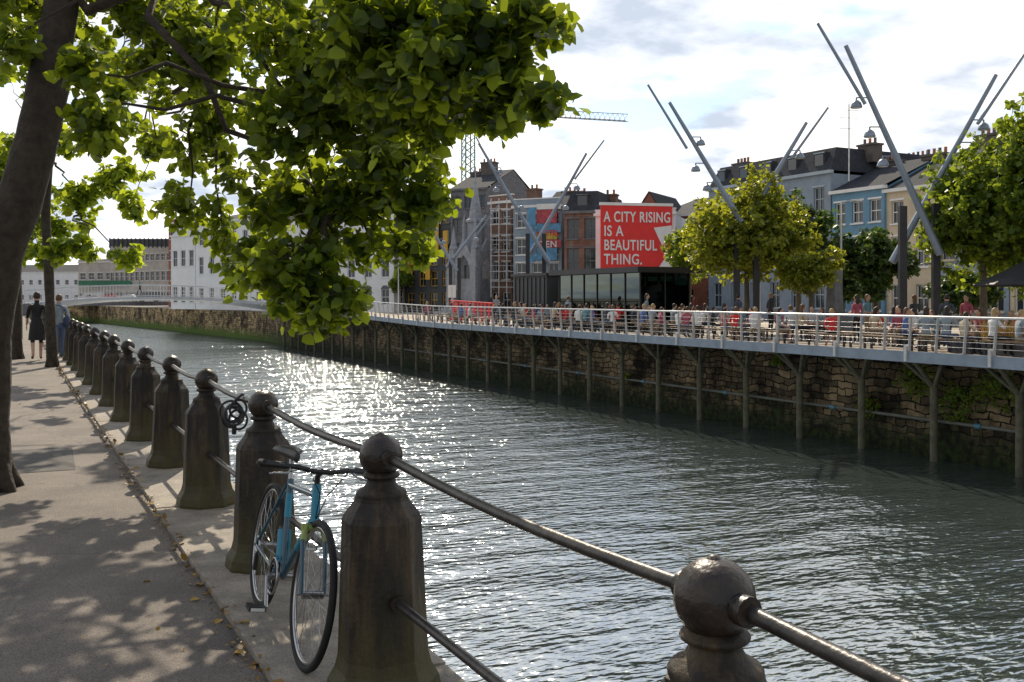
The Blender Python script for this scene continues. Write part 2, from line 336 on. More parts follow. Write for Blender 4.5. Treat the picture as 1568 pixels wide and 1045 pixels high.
# ------------------------------------------------------------- bicycle
def bicycle():
    teal=mat('teal_frame_paint',(.008,.075,.12),.25,.1,3,coat=.6); yg=mat('yellowgreen_paint',(.30,.38,.10),.3,.1,3)
    rub=mat('rubber',(.014,.014,.014),.8,.3,8); chrome=mat('bright_alloy',(.42,.42,.42),.25,.1,5,metal=.9); blk=mat('black_plastic',(.015,.015,.015),.4,.2,5); refl=mat('pedal_reflector',(.7,.7,.68),.3,.1,5); cy=mat('cyan_paint',(.015,.22,.34),.3,.1,3)
    par=empty('bicycle'); mm=[teal,yg,rub,chrome,blk,refl,cy]
    Mx=Matrix.Translation((1.18,5.34,.025))@Matrix.Rotation(math.radians(-91.5),4,'Z')@Matrix.Rotation(math.radians(-9),4,'X')@Matrix.Scale(.97,4)
    rear=Vector((0,0,.345)); front=Vector((1.02,0,.345)); BB=Vector((.43,0,.28)); st=Vector((.29,0,.76)); ht=Vector((.82,0,.80)); hb=Vector((.865,0,.67))
    b=MB()
    b.tube([BB,st],.017,12,0); b.tube([st+Vector((.01,0,-.03)),ht+Vector((.01,0,-.03))],.016,12,0); b.tube([BB,BB.lerp(hb,.5)],.02,12,0); b.tube([BB.lerp(hb,.5),hb],.0205,12,6)
    b.tube([ht+Vector((-.008,0,.02)),hb+Vector((.008,0,-.02))],.022,12,6); b.tube([BB.lerp(st,.6),BB.lerp(st,.85)],.0185,12,6)
    for y in(-.055,.055):
        b.tube([BB+Vector((0,y*.5,0)),rear+Vector((0,y*1.1,0))],.010,8,0); b.tube([st+Vector((0,y*.3,-.03)),rear+Vector((0,y*1.1,0))],.009,8,0)
        b.tube([hb+Vector((.01,y*.7,-.03)),hb+Vector((.05,y,-.1))],.015,8,1); b.tube([hb+Vector((.05,y,-.1)),front+Vector((-.01,y,.03)),front+Vector((0,y,0))],[.013,.010,.009],8,0)
    b.tube([hb+Vector((.01,-.06,-.045)),hb+Vector((.01,.06,-.045))],.018,8,1)
    b.obj('frame',mm,par,Mx)
    for nm,c in(('rear_wheel',rear),('front_wheel',front)):
        b=MB(); b.torus(c,(0,1,0),.325,.018,56,8,2); b.torus(c,(0,1,0),.303,.010,56,6,3)
        b.tube([c-Vector((0,.05,0)),c+Vector((0,.05,0))],.02,10,3); b.tube([c-Vector((0,.075,0)),c+Vector((0,.075,0))],.007,8,3)
        for k in range(28):
            a=2*math.pi*k/28; y=.03*(1 if k%2 else -1); a2=a+(.5 if k%4<2 else -.5)
            b.tube([c+Vector((.018*math.cos(a2),y,.018*math.sin(a2))),c+Vector((.3*math.cos(a),0,.3*math.sin(a)))],.0013,4,3,False)
        b.obj(nm,mm,par,Mx)
    b=MB(); b.tube([st,Vector((.245,0,.86))],.0135,10,3)
    vs=[];fs=[]
    sec=[(-.15,.075,.01),(-.10,.085,.025),(-.03,.06,.02),(.05,.028,.012),(.12,.018,.008),(.14,.006,0)]
    for x,w,h in sec:
        for k in range(10):
            a=2*math.pi*k/10; vs.append((.23+x,w*math.cos(a),.885+h*.3+.028*math.sin(a)))
    for i in range(5):
        for k in range(10): fs.append((i*10+k,(i+1)*10+k,(i+1)*10+(k+1)%10,i*10+(k+1)%10))
    fs+=[tuple(range(10)),tuple(range(50,60))[::-1]]; b.add(vs,fs,4,True); b.obj('saddle',mm,par,Mx)
    b=MB(); b.tube([ht,Vector((.80,0,.86)),Vector((.87,0,.895))],.014,10,4)
    b.tube([(.84,-.29,.905),(.86,-.12,.905),(.875,-.04,.892),(.875,.04,.892),(.86,.12,.905),(.84,.29,.905)],.0125,10,4)
    for sg in(-1,1):
        b.tube([(.842,sg*.17,.905),(.838,sg*.30,.905)],.018,10,4)
        b.tube([(.855,sg*.155,.902),(.90,sg*.17,.88),(.90,sg*.26,.87)],.006,6,3)
        b.tube([(.842,sg*.305,.905),(.90,sg*.31,.925),(.95,sg*.30,.93)],.011,8,4)
        b.tube([(.89,sg*.16,.885),(.98,sg*.10,.92),(.96,sg*.02,.80),(.88,0,.66)],.003,5,4)
    b.obj('handlebar',mm,par,Mx)
    b=MB(); b.torus(BB+Vector((0,-.05,0)),(0,1,0),.09,.006,30,6,3); b.torus(BB+Vector((0,-.05,0)),(0,1,0),.06,.006,24,6,4)
    b.tube([BB-Vector((0,.08,0)),BB+Vector((0,.08,0))],.02,10,3)
    for sg,d in((-1,Vector((.10,0,-.135))),(1,Vector((-.10,0,.135)))):
        e=BB+d+Vector((0,sg*.085,0)); b.tube([BB+Vector((0,sg*.08,0)),e],.010,8,3)
        b.box(e+Vector((0,sg*.05,0)),(.09,.085,.022),4); b.box(e+Vector((.046,sg*.05,0)),(.004,.07,.016),5); b.box(e+Vector((-.046,sg*.05,0)),(.004,.07,.016),5)
    b.tube([BB+Vector((0,-.05,.09)),rear+Vector((0,-.05,.035))],.004,5,4); b.tube([BB+Vector((0,-.05,-.09)),rear+Vector((.02,-.05,-.035))],.004,5,4)
    b.torus(rear+Vector((0,-.05,0)),(0,1,0),.04,.01,20,6,3); b.box(rear+Vector((.02,-.055,-.09)),(.03,.02,.09),4)
    b.obj('drivetrain',mm,par,Mx)
    b=MB(); b.tube([(.33,0,.50),(.38,0,.34)],.036,14,6); b.tube([(.325,0,.515),(.332,0,.495)],.028,12,4); b.obj('water_bottle',mm,par,Mx)
bicycle()
b=MB(); c0=Vector((1.34,6.75,.94))
for k in range(6):
    b.torus(c0+Vector((random.uniform(-.025,.025),random.uniform(-.03,.03),-k*.014)),(random.uniform(-.9,.9),1,random.uniform(-.5,.5)),.06+.01*random.random(),.008,28,7)
b.tube([c0+Vector((0,0,.06)),c0+Vector((.05,0,.10)),(1.4,6.75,1.03)],.009,7); b.tube([c0+Vector((0,.02,-.1)),c0+Vector((.0,.03,-.17))],.016,8)
b.obj('cable_lock',[mat('lock_rubber',(.015,.015,.017),.4,.2,6)])

# ------------------------------------------------------------- boardwalk on far bank
def dz(s): return 0.02 if s<58 else .02+.75*min(1,(s-58)/40)
par=empty('boardwalk'); b=MB()
ss=list(np.arange(-20,100.1,2.85))
for i in range(len(ss)-1):
    a,c=ss[i],ss[i+1]; za,zc=dz(a),dz(c)
    b.quad((24.0,a,za),(27.0,a,za),(27.0,c,zc),(24.0,c,zc),0)
    b.add([(23.94,a,za-.28),(23.94,c,zc-.28),(23.94,c,zc+.05),(23.94,a,za+.05),(24.06,a,za-.28),(24.06,c,zc-.28),(24.06,c,zc+.05),(24.06,a,za+.05)],[(0,1,2,3)[::-1],(3,2,6,7),(0,4,5,1),(4,7,6,5)],1)
    b.quad((24.06,a,za-.08),(25.5,a,za-.08),(25.5,c,zc-.08),(24.06,c,zc-.08),1)
    b.tube([(24.0,a,za-.2),(25.5,a,za-.2)],.06,6,1)
b.obj('deck',[M_wood,M_deckedge],par)
b=MB()
for a in ss:
    a=a+.8; z=dz(a)
    b.tube([(24.95,a,-5),(24.95,a,-.95)],.115,10); b.tube([(24.95,a,-1.05),(24.1,a,z-.25)],.07,8); b.tube([(24.95,a,-1.05),(25.45,a,z-.25)],.07,8)
    b.tube([(24.95,a,-1.05),(24.4,a-.75,z-.22)],.06,8); b.tube([(24.95,a,-1.05),(24.4,a+.75,z-.22)],.06,8)
b.obj('support_piles',[M_post],par)
b=MB()
for a in np.arange(-20,99.5,.95):
    z=dz(a); b.add([(24.0,a-.016,z-.1),(24.0,a+.016,z-.1),(24.10,a+.016,z-.1),(24.10,a-.016,z-.1),(23.70,a-.35-.016,z+1.08),(23.70,a-.35+.016,z+1.08),(23.77,a-.35+.016,z+1.08),(23.77,a-.35-.016,z+1.08)],[(0,1,5,4),(1,2,6,5),(2,3,7,6),(3,0,4,7),(4,5,6,7)],0)
    if abs(a%2.85)<.9: b.box((23.93,a,z+.0),(.10,.09,.5),0)
for h,r in((1.10,.036),(.88,.005),(.72,.005),(.56,.005),(.40,.005),(.24,.005)):
    k=h/1.1; b.tube([(24.0-.27*k,a-.33*k,dz(a)+h) for a in ss],r,6,0,smooth=True)
b.obj('handrail',[M_steel],par)
b=MB(); b.tube([(25.25,a,-2.1) for a in ss[:32]],.055,8,0)
for a in ss[:30:2]: b.tube([(25.25,a-.6,-2.1),(25.25,a-.4,-2.1)],.08,8,1)
b.obj('wall_pipe',[mat('pipe_grey',(.10,.11,.09),.6,.3,3),mat('pipe_joint_blue',(.05,.18,.25),.5,.2,3)])

# ------------------------------------------------------------- people
SK=[mat('skin_a',(.55,.33,.24),.55,.1,8),mat('skin_b',(.42,.25,.17),.55,.1,8)]
CL=[mat('cloth_%d'%i,c,.85,.2,10) for i,c in enumerate([(.6,.6,.6),(.60,.04,.04),(.05,.06,.08),(.1,.16,.35),(.5,.42,.3),(.75,.75,.73),(.25,.3,.34),(.35,.08,.12),(.12,.25,.3),(.03,.03,.035)])]
TR=[mat('trouser_%d'%i,c,.85,.2,10) for i,c in enumerate([(.03,.04,.08),(.02,.02,.025),(.25,.2,.14),(.08,.12,.22)])]
HR=[mat('hair_%d'%i,c,.6,.3,20) for i,c in enumerate([(.03,.018,.01),(.12,.06,.025),(.35,.24,.11),(.015,.012,.01)])]
SH=mat('shoe_leather',(.04,.035,.03),.5,.2,8)
def joints(pose,k=0):
    J={}
    if pose=='sit':
        hz=.50; J['pel']=(0,0,hz); J['sp']=(0,.0,hz+.2); J['ch']=(0,.03,hz+.4); J['nk']=(0,.06,hz+.56); J['hd']=(0,.09,hz+.66); J['ht']=(0,.10,hz+.75)
        for s,n in((-1,'L'),(1,'R')):
            J['hp'+n]=(s*.09,.02,hz); J['kn'+n]=(s*(.11+.04*k),.44,hz+.02); J['an'+n]=(s*.11,.40+.06*k,.09); J['to'+n]=(s*.12,.56+.06*k,.04)
            J['sh'+n]=(s*.17,.03,hz+.47)
            if k==1 and s==1: J['el'+n]=(s*.24,.18,hz+.25); J['wr'+n]=(s*.10,.30,hz+.45)
            else: J['el'+n]=(s*.23,.07,hz+.20); J['wr'+n]=(s*.12,.30,hz+.14)
    else:
        w=1 if pose=='walk' else 0
        J['pel']=(0,0,.93); J['sp']=(0,0,1.12); J['ch']=(0,0,1.3); J['nk']=(0,.01,1.47); J['hd']=(0,.03,1.57); J['ht']=(0,.035,1.66)
        for s,n in((-1,'L'),(1,'R')):
            q=s*w
            J['hp'+n]=(s*.09,0,.90); J['kn'+n]=(s*.10,.03+.15*q,.50); J['an'+n]=(s*.09,(-.02+.22*q) if q>=0 else -.24,.10 if q>=0 else .14); 
            a=J['an'+n]; J['to'+n]=(s*.11,a[1]+.15,.04 if q>=0 else .06)
            J['sh'+n]=(s*.165,0,1.39); J['el'+n]=(s*.215,-.03-.10*q,1.12); J['wr'+n]=(s*(.23-.08*k),.04-.16*q+.14*k,.89+.2*k)
    return J
RAD=dict(pel=.135,sp=.115,ch=.13,nk=.058,hd=.085,ht=.07,hp=.09,kn=.062,an=.042,to=.036,sh=.07,el=.045,wr=.03)
def person_mesh(name,pose,k=0,fem=False,dress=False,longhair=False,bare_legs=False):
    J=joints(pose,k); keys=list(J); idx={n:i for i,n in enumerate(keys)}
    E=[('pel','sp','t'),('sp','ch','t'),('ch','nk','t'),('nk','hd','s'),('hd','ht','s')]
    for n in 'LR':
        E+=[('pel','hp'+n,'l'),('hp'+n,'kn'+n,'l'),('kn'+n,'an'+n,'c'),('an'+n,'to'+n,'f'),('ch','sh'+n,'t'),('sh'+n,'el'+n,'t'),('el'+n,'wr'+n,'a')]
    me=bpy.data.meshes.new(name+'_rig'); me.from_pydata([J[n] for n in keys],[(idx[a],idx[c]) for a,c,_ in E],[])
    o=bpy.data.objects.new(name+'_rig',me); bpy.context.scene.collection.objects.link(o)
    o.modifiers.new('s','SKIN'); 
    if not me.skin_vertices: 
        bpy.context.view_layer.objects.active=o; bpy.ops.mesh.customdata_skin_add()
    for n in keys:
        r=RAD[n] if n in RAD else RAD[n[:-1]]
        if fem: r*= .9
        sv=me.skin_vertices[0].data[idx[n]]; sv.radius=(r,r*(.8 if n in('pel','sp','ch') else 1)); sv.use_root=(n=='pel')
    o.modifiers.new('u','SUBSURF').levels=1
    dg=bpy.context.evaluated_depsgraph_get(); m2=bpy.data.meshes.new_from_object(o.evaluated_get(dg))
    bpy.data.objects.remove(o)
    b=MB(); vs=[v.co.copy() for v in m2.vertices]
    def dist(p,a,c):
        a=Vector(a);c=Vector(c);d=c-a; t=max(0,min(1,(p-a).dot(d)/d.length_squared)); return (p-a-d*t).length
    lab={'t':1,'s':0,'l':2,'c':0 if bare_legs else 2,'f':4,'a':0}
    for p in m2.polygons:
        c=p.center; bl=min(E,key=lambda e:dist(c,J[e[0]],J[e[1]])-(RAD[e[0]] if e[0] in RAD else RAD[e[0][:-1]])*.5)[2]
        b.f.append(tuple(p.vertices)); b.m.append(1 if (bl in'l' and dress) else lab[bl]); b.sm.append(True)
    b.v=[tuple(v) for v in vs]
    hd=Vector(J['hd'])+Vector((0,.005,.03))
    b.ell(hd+Vector((0,-.01,.02)),(.078,.095,.112),0,14,10)
    b.ell(hd+Vector((0,-.028,.042)),(.087,.092,.105),3,14,10)
    b.ell(hd+Vector((0,.088,.0)),(.012,.018,.022),0,8,6)
    for s in(-1,1):
        b.ell(hd+Vector((s*.078,0,.01)),(.012,.02,.03),0,8,6); b.ell(hd+Vector((s*.03,.078,.03)),(.012,.008,.007),4,8,6)
    b.ell(hd+Vector((0,.08,-.04)),(.024,.008,.006),0,8,6)
    if longhair: b.ell(hd+Vector((0,-.075,-.07)),(.085,.045,.17),3,12,8)
    for n,s in(('L',-1),('R',1)):
        w=Vector(J['wr'+n]); d=(w-Vector(J['el'+n])).normalized(); x=d.cross(Vector((0,1,0)) if abs(d.y)<.8 else Vector((0,0,1))).normalized(); y=d.cross(x)
        R=Matrix((y,x,d)).transposed()
        b.ell(w+d*.045,(.038,.018,.05),0,10,7,R)
        for i,ln in enumerate((.062,.075,.08,.072)):
            o0=w+d*.075+y*(-.027+.018*i); b.tube([o0,o0+d*ln*.5+x*.004,o0+d*ln*.9+x*.02*-s],[.009,.008,.006],6,0)
        o0=w+d*.03+y*-.033; b.tube([o0,o0+d*.03-y*.02,o0+d*.06-y*.022],[.011,.009,.007],6,0)
    if dress and pose!='sit': b.lathe((0,0,0),[(.20,.52),(.185,.7),(.165,.9),(.12,1.06),(.12,1.1)],18,1,True)
    me=bpy.data.meshes.new(name); me.from_pydata(b.v,[],b.f)
    for q in (SK[0],CL[0],TR[0],HR[0],SH): me.materials.append(q)
    me.polygons.foreach_set('material_index',b.m); me.polygons.foreach_set('use_smooth',b.sm); me.update()
    return me
def place(me,name,loc,yaw,cols,scale=1.):
    o=bpy.data.objects.new(name,me); bpy.context.scene.collection.objects.link(o); o.location=loc; o.rotation_euler=(0,0,yaw); o.scale=(scale,)*3
    for i,c in enumerate(cols): o.material_slots[i].link='OBJECT'; o.material_slots[i].material=c
    return o
sits=[person_mesh('sit_a','sit',0),person_mesh('sit_b','sit',1,True,longhair=True),person_mesh('sit_c','sit',1),person_mesh('sit_d','sit',0,True,longhair=True,bare_legs=True)]
stands=[person_mesh('stand_a','stand'),person_mesh('stand_b','stand',1,True,longhair=True),person_mesh('walk_a','walk')]
def rcols(): return [random.choice(SK),random.choice(CL),random.choice(TR),random.choice(HR),SH]
bench_me=None
def bench(x,y,z,yaw):
    global bench_me
    if bench_me is None:
        b=MB(); 
        for k in range(4): b.box((0,-.18+.12*k,.43),(1.9,.10,.04),0)
        for sx in(-.8,.8):
            b.box((sx,-.15,.205),(.06,.06,.41),1); b.box((sx,.15,.205),(.06,.06,.41),1); b.box((sx,0,.395),(.06,.36,.03),1)
        o=b.obj('bench',[mat('bench_timber',(.22,.15,.09),.7,.3,5),M_dark]); bench_me=o.data
    else:
        o=bpy.data.objects.new('bench',bench_me); bpy.context.scene.collection.objects.link(o)
    o.location=(x,y,z); o.rotation_euler=(0,0,yaw)
y=15.6
while y<62:
    full=random.choice((.5,.8,.95)) if y<52 else .3
    for row,x in enumerate((24.75,26.6,28.6)):
        if row==2 and (y>39 or random.random()<.4): continue
        if row==1 and random.random()<.2: continue
        zz=dz(y) if row<2 else .014; yy=y+row*.5+random.uniform(-.15,.15)
        yaw=random.choice((-math.pi/2,math.pi/2)) if row else -math.pi/2
        bench(x,yy,zz,yaw)
        for q in(-.66,-.05,.6):
            if random.random()<full:
                place(random.choice(sits),'seated_person',(x,yy+q+random.uniform(-.08,.08),zz-.02),yaw+random.choice((0,0,math.pi*.25,-.6))+random.uniform(-.35,.35),rcols(),random.uniform(.95,1.08))
    y+=2.15+random.choice((0,.2,.3,1.2))
for (u,t) in [(1312,26.9),(1328,27.6),(1130,27.6),(1020,30.2),(1180,31.5),(1400,30),(870,26.0),(1480,30.5),(1060,31.5),(760,30),(1450,27.6),(990,26)]:
    Y=Yt(u,t); p=P(u,0,Y); place(random.choice(stands),'standing_person',(p.x,p.y,dz(p.y) if t<27 else .012),random.uniform(0,6.3),rcols(),random.uniform(.98,1.08))
def bz(t):
    k=(t-1.0)/24.5; return 1.15*(1-k)+.78*k+.75*4*k*(1-k)*1.0
for (u,s_) in [(372,101),(214,101.5)]:
    k=(u-784)/F
    t=s_*( SI+CO*k)/(CO-SI*k); place(stands[2],'pedestrian',(t,s_,bz(t)),random.choice([1.5,-1.5]),rcols())
wd=person_mesh('woman_body','walk',0,True,True,False,True)
BLK=mat('black_dress',(.012,.012,.014),.8,.2,10)
wdo=place(wd,'woman_walking',(.58,29.0,.006),0,[SK[0],BLK,BLK,HR[0],SH],1.05)
wm=person_mesh('man_body','walk',0,False)
wmo=place(wm,'person_walking',(1.13,29.3,.03),.1,[SK[0],CL[6],TR[3],HR[1],SH],1.0)
b=MB(); b.ell((.19,-.08,1.0),(.09,.15,.19),0,12,8); b.tube([(.2,-.1,1.15),(.05,-.12,1.42),(-.12,.0,1.46)],.014,6,0); b.obj('shoulder_bag',[mat('bag_cloth',(.05,.07,.14),.8,.2,9)],wmo)

# ------------------------------------------------------------- bridge
par=empty('footbridge'); b=MB()
ts=[1.0+i*24.9/30 for i in range(31)]
for i in range(30):
    a,c=ts[i],ts[i+1]; za,zc=bz(a),bz(c)
    def th(t): k=(t-1)/24.5; return .35+.55*(2*k-1)**2
    A=[(a,99,za),(a,103,za),(a,102.4,za-th(a)),(a,99.6,za-th(a)),(a,98.9,za-.25)]; C=[(c,99,zc),(c,103,zc),(c,102.4,zc-th(c)),(c,99.6,zc-th(c)),(c,98.9,zc-.25)]
    b.add(A+C,[(0,1,6,5),(1,2,7,6),(2,3,8,7),(3,4,9,8),(4,0,5,9)],0)
    for yy in(98.98,103.02):
        for q in range(3):
            t=a+(c-a)*q/3; b.box((t,yy,bz(t)+.55),(.03,.03,1.1),1)
for yy in(98.98,103.02):
    for h,r in((1.12,.045),(.1,.03),(.6,.015)): b.tube([(t,yy,bz(t)+h) for t in ts],r,6,1)
b.obj('deck',[mat('bridge_steel',(.46,.48,.50),.5,.15,1.),M_steel],par)
b=MB(); b.box((1.2,101,.4),(2.4,4.6,1.4)); b.box((26.2,101,.2),(1.6,5,1.0)); b.obj('abutments',[M_lime],par)

# ------------------------------------------------------------- buildings
def building(name,A,B,h,depth,wall,floors=3,bays=3,ww=1.0,wh=1.6,roof='flat',rh=2.0,roofm=None,chim=(),trim=M_white,ground=None,arch=False,z0=0,sides=True,first=0.9,frame=None,parapet=.5):
    par=empty(name); A=Vector((A[0],A[1],0)); B=Vector((B[0],B[1],0)); W=(B-A).length; a=(B-A)/W; n=Vector((a.y,-a.x,0))
    mats=[wall,M_glass,trim,roofm or M_slate,ground or wall,M_orange,frame or trim]
    wl=MB(); wn=MB()
    def face(O,ad,nd,w,nb,win=True):
        Fn=lambda x,z,d:O+ad*x+nd*d+Vector((0,0,z+z0))
        fh=h/floors
        if not win or nb<1:
            wl.quad(Fn(0,0,0),Fn(w,0,0),Fn(w,h,0),Fn(0,h,0),0); return Fn
        bw=w/nb; w_=min(ww,bw*.7)
        for f in range(floors):
            zb=f*fh; mi=4 if f==0 else 0
            hh=min(wh*(1.15 if f==1 and floors>2 else .85 if f==floors-1 and floors>2 else 1),fh*.72); sz=zb+min(first,fh*.28); tz=sz+hh
            wl.quad(Fn(0,zb,0),Fn(w,zb,0),Fn(w,sz,0),Fn(0,sz,0),mi); wl.quad(Fn(0,tz,0),Fn(w,tz,0),Fn(w,zb+fh,0),Fn(0,zb+fh,0),mi)
            x=0
            for k in range(nb):
                x0=k*bw+(bw-w_)/2; x1=x0+w_
                wl.quad(Fn(x,sz,0),Fn(x0,sz,0),Fn(x0,tz,0),Fn(x,tz,0),mi); x=x1
                D=-.2
                wl.quad(Fn(x0,sz,0),Fn(x0,sz,D),Fn(x0,tz,D),Fn(x0,tz,0),mi); wl.quad(Fn(x1,sz,D),Fn(x1,sz,0),Fn(x1,tz,0),Fn(x1,tz,D),mi)
                wl.quad(Fn(x0,tz,0),Fn(x1,tz,0),Fn(x1,tz,D),Fn(x0,tz,D),mi); wl.quad(Fn(x0,sz,D),Fn(x1,sz,D),Fn(x1,sz,0),Fn(x0,sz,0),mi)
                wn.quad(Fn(x0,sz,D+.01),Fn(x1,sz,D+.01),Fn(x1,tz,D+.01),Fn(x0,tz,D+.01),1)
                t=.06
                for (p,q,r,s_) in((x0,x0+t,sz,tz),(x1-t,x1,sz,tz),(x0+t,x1-t,sz,sz+t),(x0+t,x1-t,tz-t,tz),(x0+t,x1-t,(sz+tz)/2-.03,(sz+tz)/2+.03)):
                    wn.fbox(Fn,p,q,r,s_,D+.02,D+.07,6)
                wn.fbox(Fn,(x0+x1)/2-.02,(x0+x1)/2+.02,sz+t,tz-t,D+.022,D+.06,6)
                if f>0 or not arch: wn.fbox(Fn,x0-.08,x1+.08,sz-.1,sz,.003,.10,2)
                if f>0: wn.fbox(Fn,x0-.10,x1+.10,tz+.02,tz+.14,.003,.05,2)
                if arch and f==0:
                    xc=(x0+x1)/2; R=w_/2; pts=[Fn(xc+R*math.cos(math.pi*j/10),tz+R*math.sin(math.pi*j/10)*.8,.012) for j in range(11)]
                    wn.add(pts,[tuple(range(11))],1)
            wl.quad(Fn(x,sz,0),Fn(w,sz,0),Fn(w,tz,0),Fn(x,tz,0),mi)
        return Fn
    Fn=face(A,a,n,W,bays)
    sb=max(1,int(depth/3.2)) if sides else 0
    face(A-n*depth,n,-a,depth,sb,sides); face(B,-n,a,depth,sb,sides); face(B-n*depth,-a,-n,W,0,False)
    wl.obj('walls',mats,par); wn.obj('windows',mats,par)
    r=MB()
    r.fbox(Fn,-.12,W+.12,h+.0,h+.22,-.15,.22,2)
    if ground: r.fbox(Fn,-.03,W+.03,h/floors-.12,h/floors+.12,.003,.14,2)
    if roof=='flat':
        r.quad(Fn(0,h,0),Fn(W,h,0),Fn(W,h,-depth),Fn(0,h,-depth),3)
        if parapet: 
            r.fbox(Fn,0,W,h+.22,h+.22+parapet,-.25,.04,0); r.fbox(Fn,-.05,W+.05,h+.22+parapet,h+.32+parapet,-.28,.09,2)
    elif roof=='gable':
        r.quad(Fn(-.1,h+.2,.15),Fn(W+.1,h+.2,.15),Fn(W+.1,h+.2+rh,-depth/2),Fn(-.1,h+.2+rh,-depth/2),3)
        r.quad(Fn(W+.1,h+.2,-depth-.15),Fn(-.1,h+.2,-depth-.15),Fn(-.1,h+.2+rh,-depth/2),Fn(W+.1,h+.2+rh,-depth/2),3)
        for x in(0,W): r.add([Fn(x,h,0),Fn(x,h,-depth),Fn(x,h+.16+rh,-depth/2)],[(0,1,2)],0)
    elif roof=='front':
        r.add([Fn(0,h+.2,.0),Fn(W,h+.2,.0),Fn(W/2,h+rh,.0)],[(0,1,2)],0)
        r.quad(Fn(-.15,h+.15,.12),Fn(W/2,h+rh+.1,.12),Fn(W/2,h+rh+.1,-depth),Fn(-.15,h+.15,-depth),3); r.quad(Fn(W/2,h+rh+.1,.12),Fn(W+.15,h+.15,.12),Fn(W+.15,h+.15,-depth),Fn(W/2,h+rh+.1,-depth),3)
    elif roof=='hip':
        q=min(W,depth)*.45; R=[Fn(-.1,h+.2,.15),Fn(W+.1,h+.2,.15),Fn(W+.1,h+.2,-depth),Fn(-.1,h+.2,-depth),Fn(q,h+.2+rh,-depth/2),Fn(W-q,h+.2+rh,-depth/2)]
        r.add(R,[(0,1,5,4),(1,2,5),(2,3,4,5),(3,0,4)],3)
    elif roof=='mansard':
        i=.9; R=[Fn(-.05,h+.2,.05),Fn(W+.05,h+.2,.05),Fn(W+.05,h+.2,-depth),Fn(-.05,h+.2,-depth),Fn(i*.4,h+rh,-i),Fn(W-i*.4,h+rh,-i),Fn(W-i*.4,h+rh,-depth+i),Fn(i*.4,h+rh,-depth+i)]
        r.add(R,[(0,1,5,4),(1,2,6,5),(2,3,7,6),(3,0,4,7),(4,5,6,7)],3)
        for k in range(max(1,bays-1)):
            x=(k+.5)*W/max(1,bays-1); r.fbox(Fn,x-.5,x+.5,h+.4,h+rh-.3,-.9,-.25,3); r.fbox(Fn,x-.40,x+.40,h+.5,h+rh-.45,-.24,-.22,1); r.fbox(Fn,x-.5,x+.5,h+rh-.38,h+rh-.3,-.24,-.2,2)
    for (x,d,w_,ch) in chim:
        z=h+.2+(0 if roof=='flat' else rh*.4); cm=0 if wall in(M_brick,M_brickb) else 7
        r.fbox(Fn,x*W-w_/2,x*W+w_/2,z,z+ch,-d-.45,-d+.45,cm); r.fbox(Fn,x*W-w_/2-.08,x*W+w_/2+.08,z+ch,z+ch+.14,-d-.53,-d+.53,cm)
        for j in range(max(2,int(w_/.4))):
            xx=x*W-w_/2+(j+.5)*w_/max(2,int(w_/.4)); r.lathe(Fn(xx,z+ch+.14,-d),[(.12,0),(.10,.08),(.11,.4),(.08,.4)],8,5 if j%2 else 7)
    r.obj('roof',mats+[mat('chimney_render',(.14,.12,.11),.85,.35,2)],par)
    return Fn,W
def rowpt(u,t): q=P(u,0,Yt(u,t)); return (q.x,q.y)
def pt(u,Y): q=P(u,0,Y); return (q.x,q.y)
M_stucco2=mat('pale_blue_trim',(.42,.50,.56),.8,.1,1)
building('grey_georgian_building',rowpt(1085,50),rowpt(1272,50),10.2,11,M_grey,3,6,1.0,1.9,'mansard',1.9,chim=((.05,3,1.6,1.3),(.55,5,2.2,1.2),(.98,4,1.4,1.2)),trim=M_stucco2)
building('blue_townhouse',rowpt(1274,50),rowpt(1354,50),8.7,10,M_blue,3,3,.95,1.7,'gable',2.2,chim=((.1,4.8,2.4,1.3),),trim=M_white)
building('cream_townhouse',rowpt(1356,50.2),rowpt(1432,50.2),8.4,10,M_cream,3,2,.95,1.7,'gable',2.4,chim=((.04,4.6,1.8,1.5),(.95,4.6,1.8,1.4)),trim=M_white)
building('stone_townhouse',rowpt(1434,50),rowpt(1545,50),9.2,10,M_grey,3,3,.95,1.7,'gable',2.1,chim=((.06,4.6,1.6,1.5),(.6,4.6,1.6,1.3)),trim=M_cream)
building('cream_terrace',rowpt(1547,50),rowpt(1800,50),8.6,10,M_cream,3,6,.95,1.7,'gable',2,chim=((.3,4.6,1.6,1.4),))
building('back_row_building',rowpt(1150,64),rowpt(1420,64),11.0,10,M_lime,4,7,1,1.6,'gable',2.2,chim=((.1,4,2,1.4),(.5,5,2.4,1.5),(.75,5,2.4,1.5)))
building('orange_gable_house',pt(1000,88),pt(1066,84),HV(333,86),12,M_brick,3,3,1,1.6,'gable',2.0,chim=((.8,6,1.6,1.2),))
building('orange_gable_annexe',pt(976,84),pt(1012,83),HV(328,84),7,M_brick,3,1,.9,1.5,'front',1.8)
building('low_white_building',pt(912,78),pt(1034,76),HV(330,77),9,M_offw,3,0,1,1.5,'flat',parapet=.2,sides=False)
building('brown_brick_building',pt(864,80),pt(917,79),HV(328,80),10,M_brickb,3,2,1.05,1.9,'mansard',1.9,chim=((.1,4,1.1,1.0),(.9,5,1.1,.9)),trim=M_lime)
building('slate_roof_building',pt(826,92),pt(866,91),HV(330,91),10,M_brickb,4,2,1.2,1.5,'gable',2.6,chim=((.5,5,1.4,1.4),))
building('mural_building',pt(786,86),pt(860,84),HV(318,85),9,M_grey,4,3,.9,1.4,'flat')
building('scaffolded_building',pt(750,92),pt(784,90),HV(312,91),9,M_brickb,4,2,1,1.4,'flat',chim=((.7,4,1.2,1.3),))
building('slate_tower_building',pt(690,104),pt(745,102),HV(292,103),12,M_lime,5,3,1,1.5,'gable',2.6,chim=((.45,5,1.7,2.2),(.1,5,1.2,1.2)),trim=M_lime)
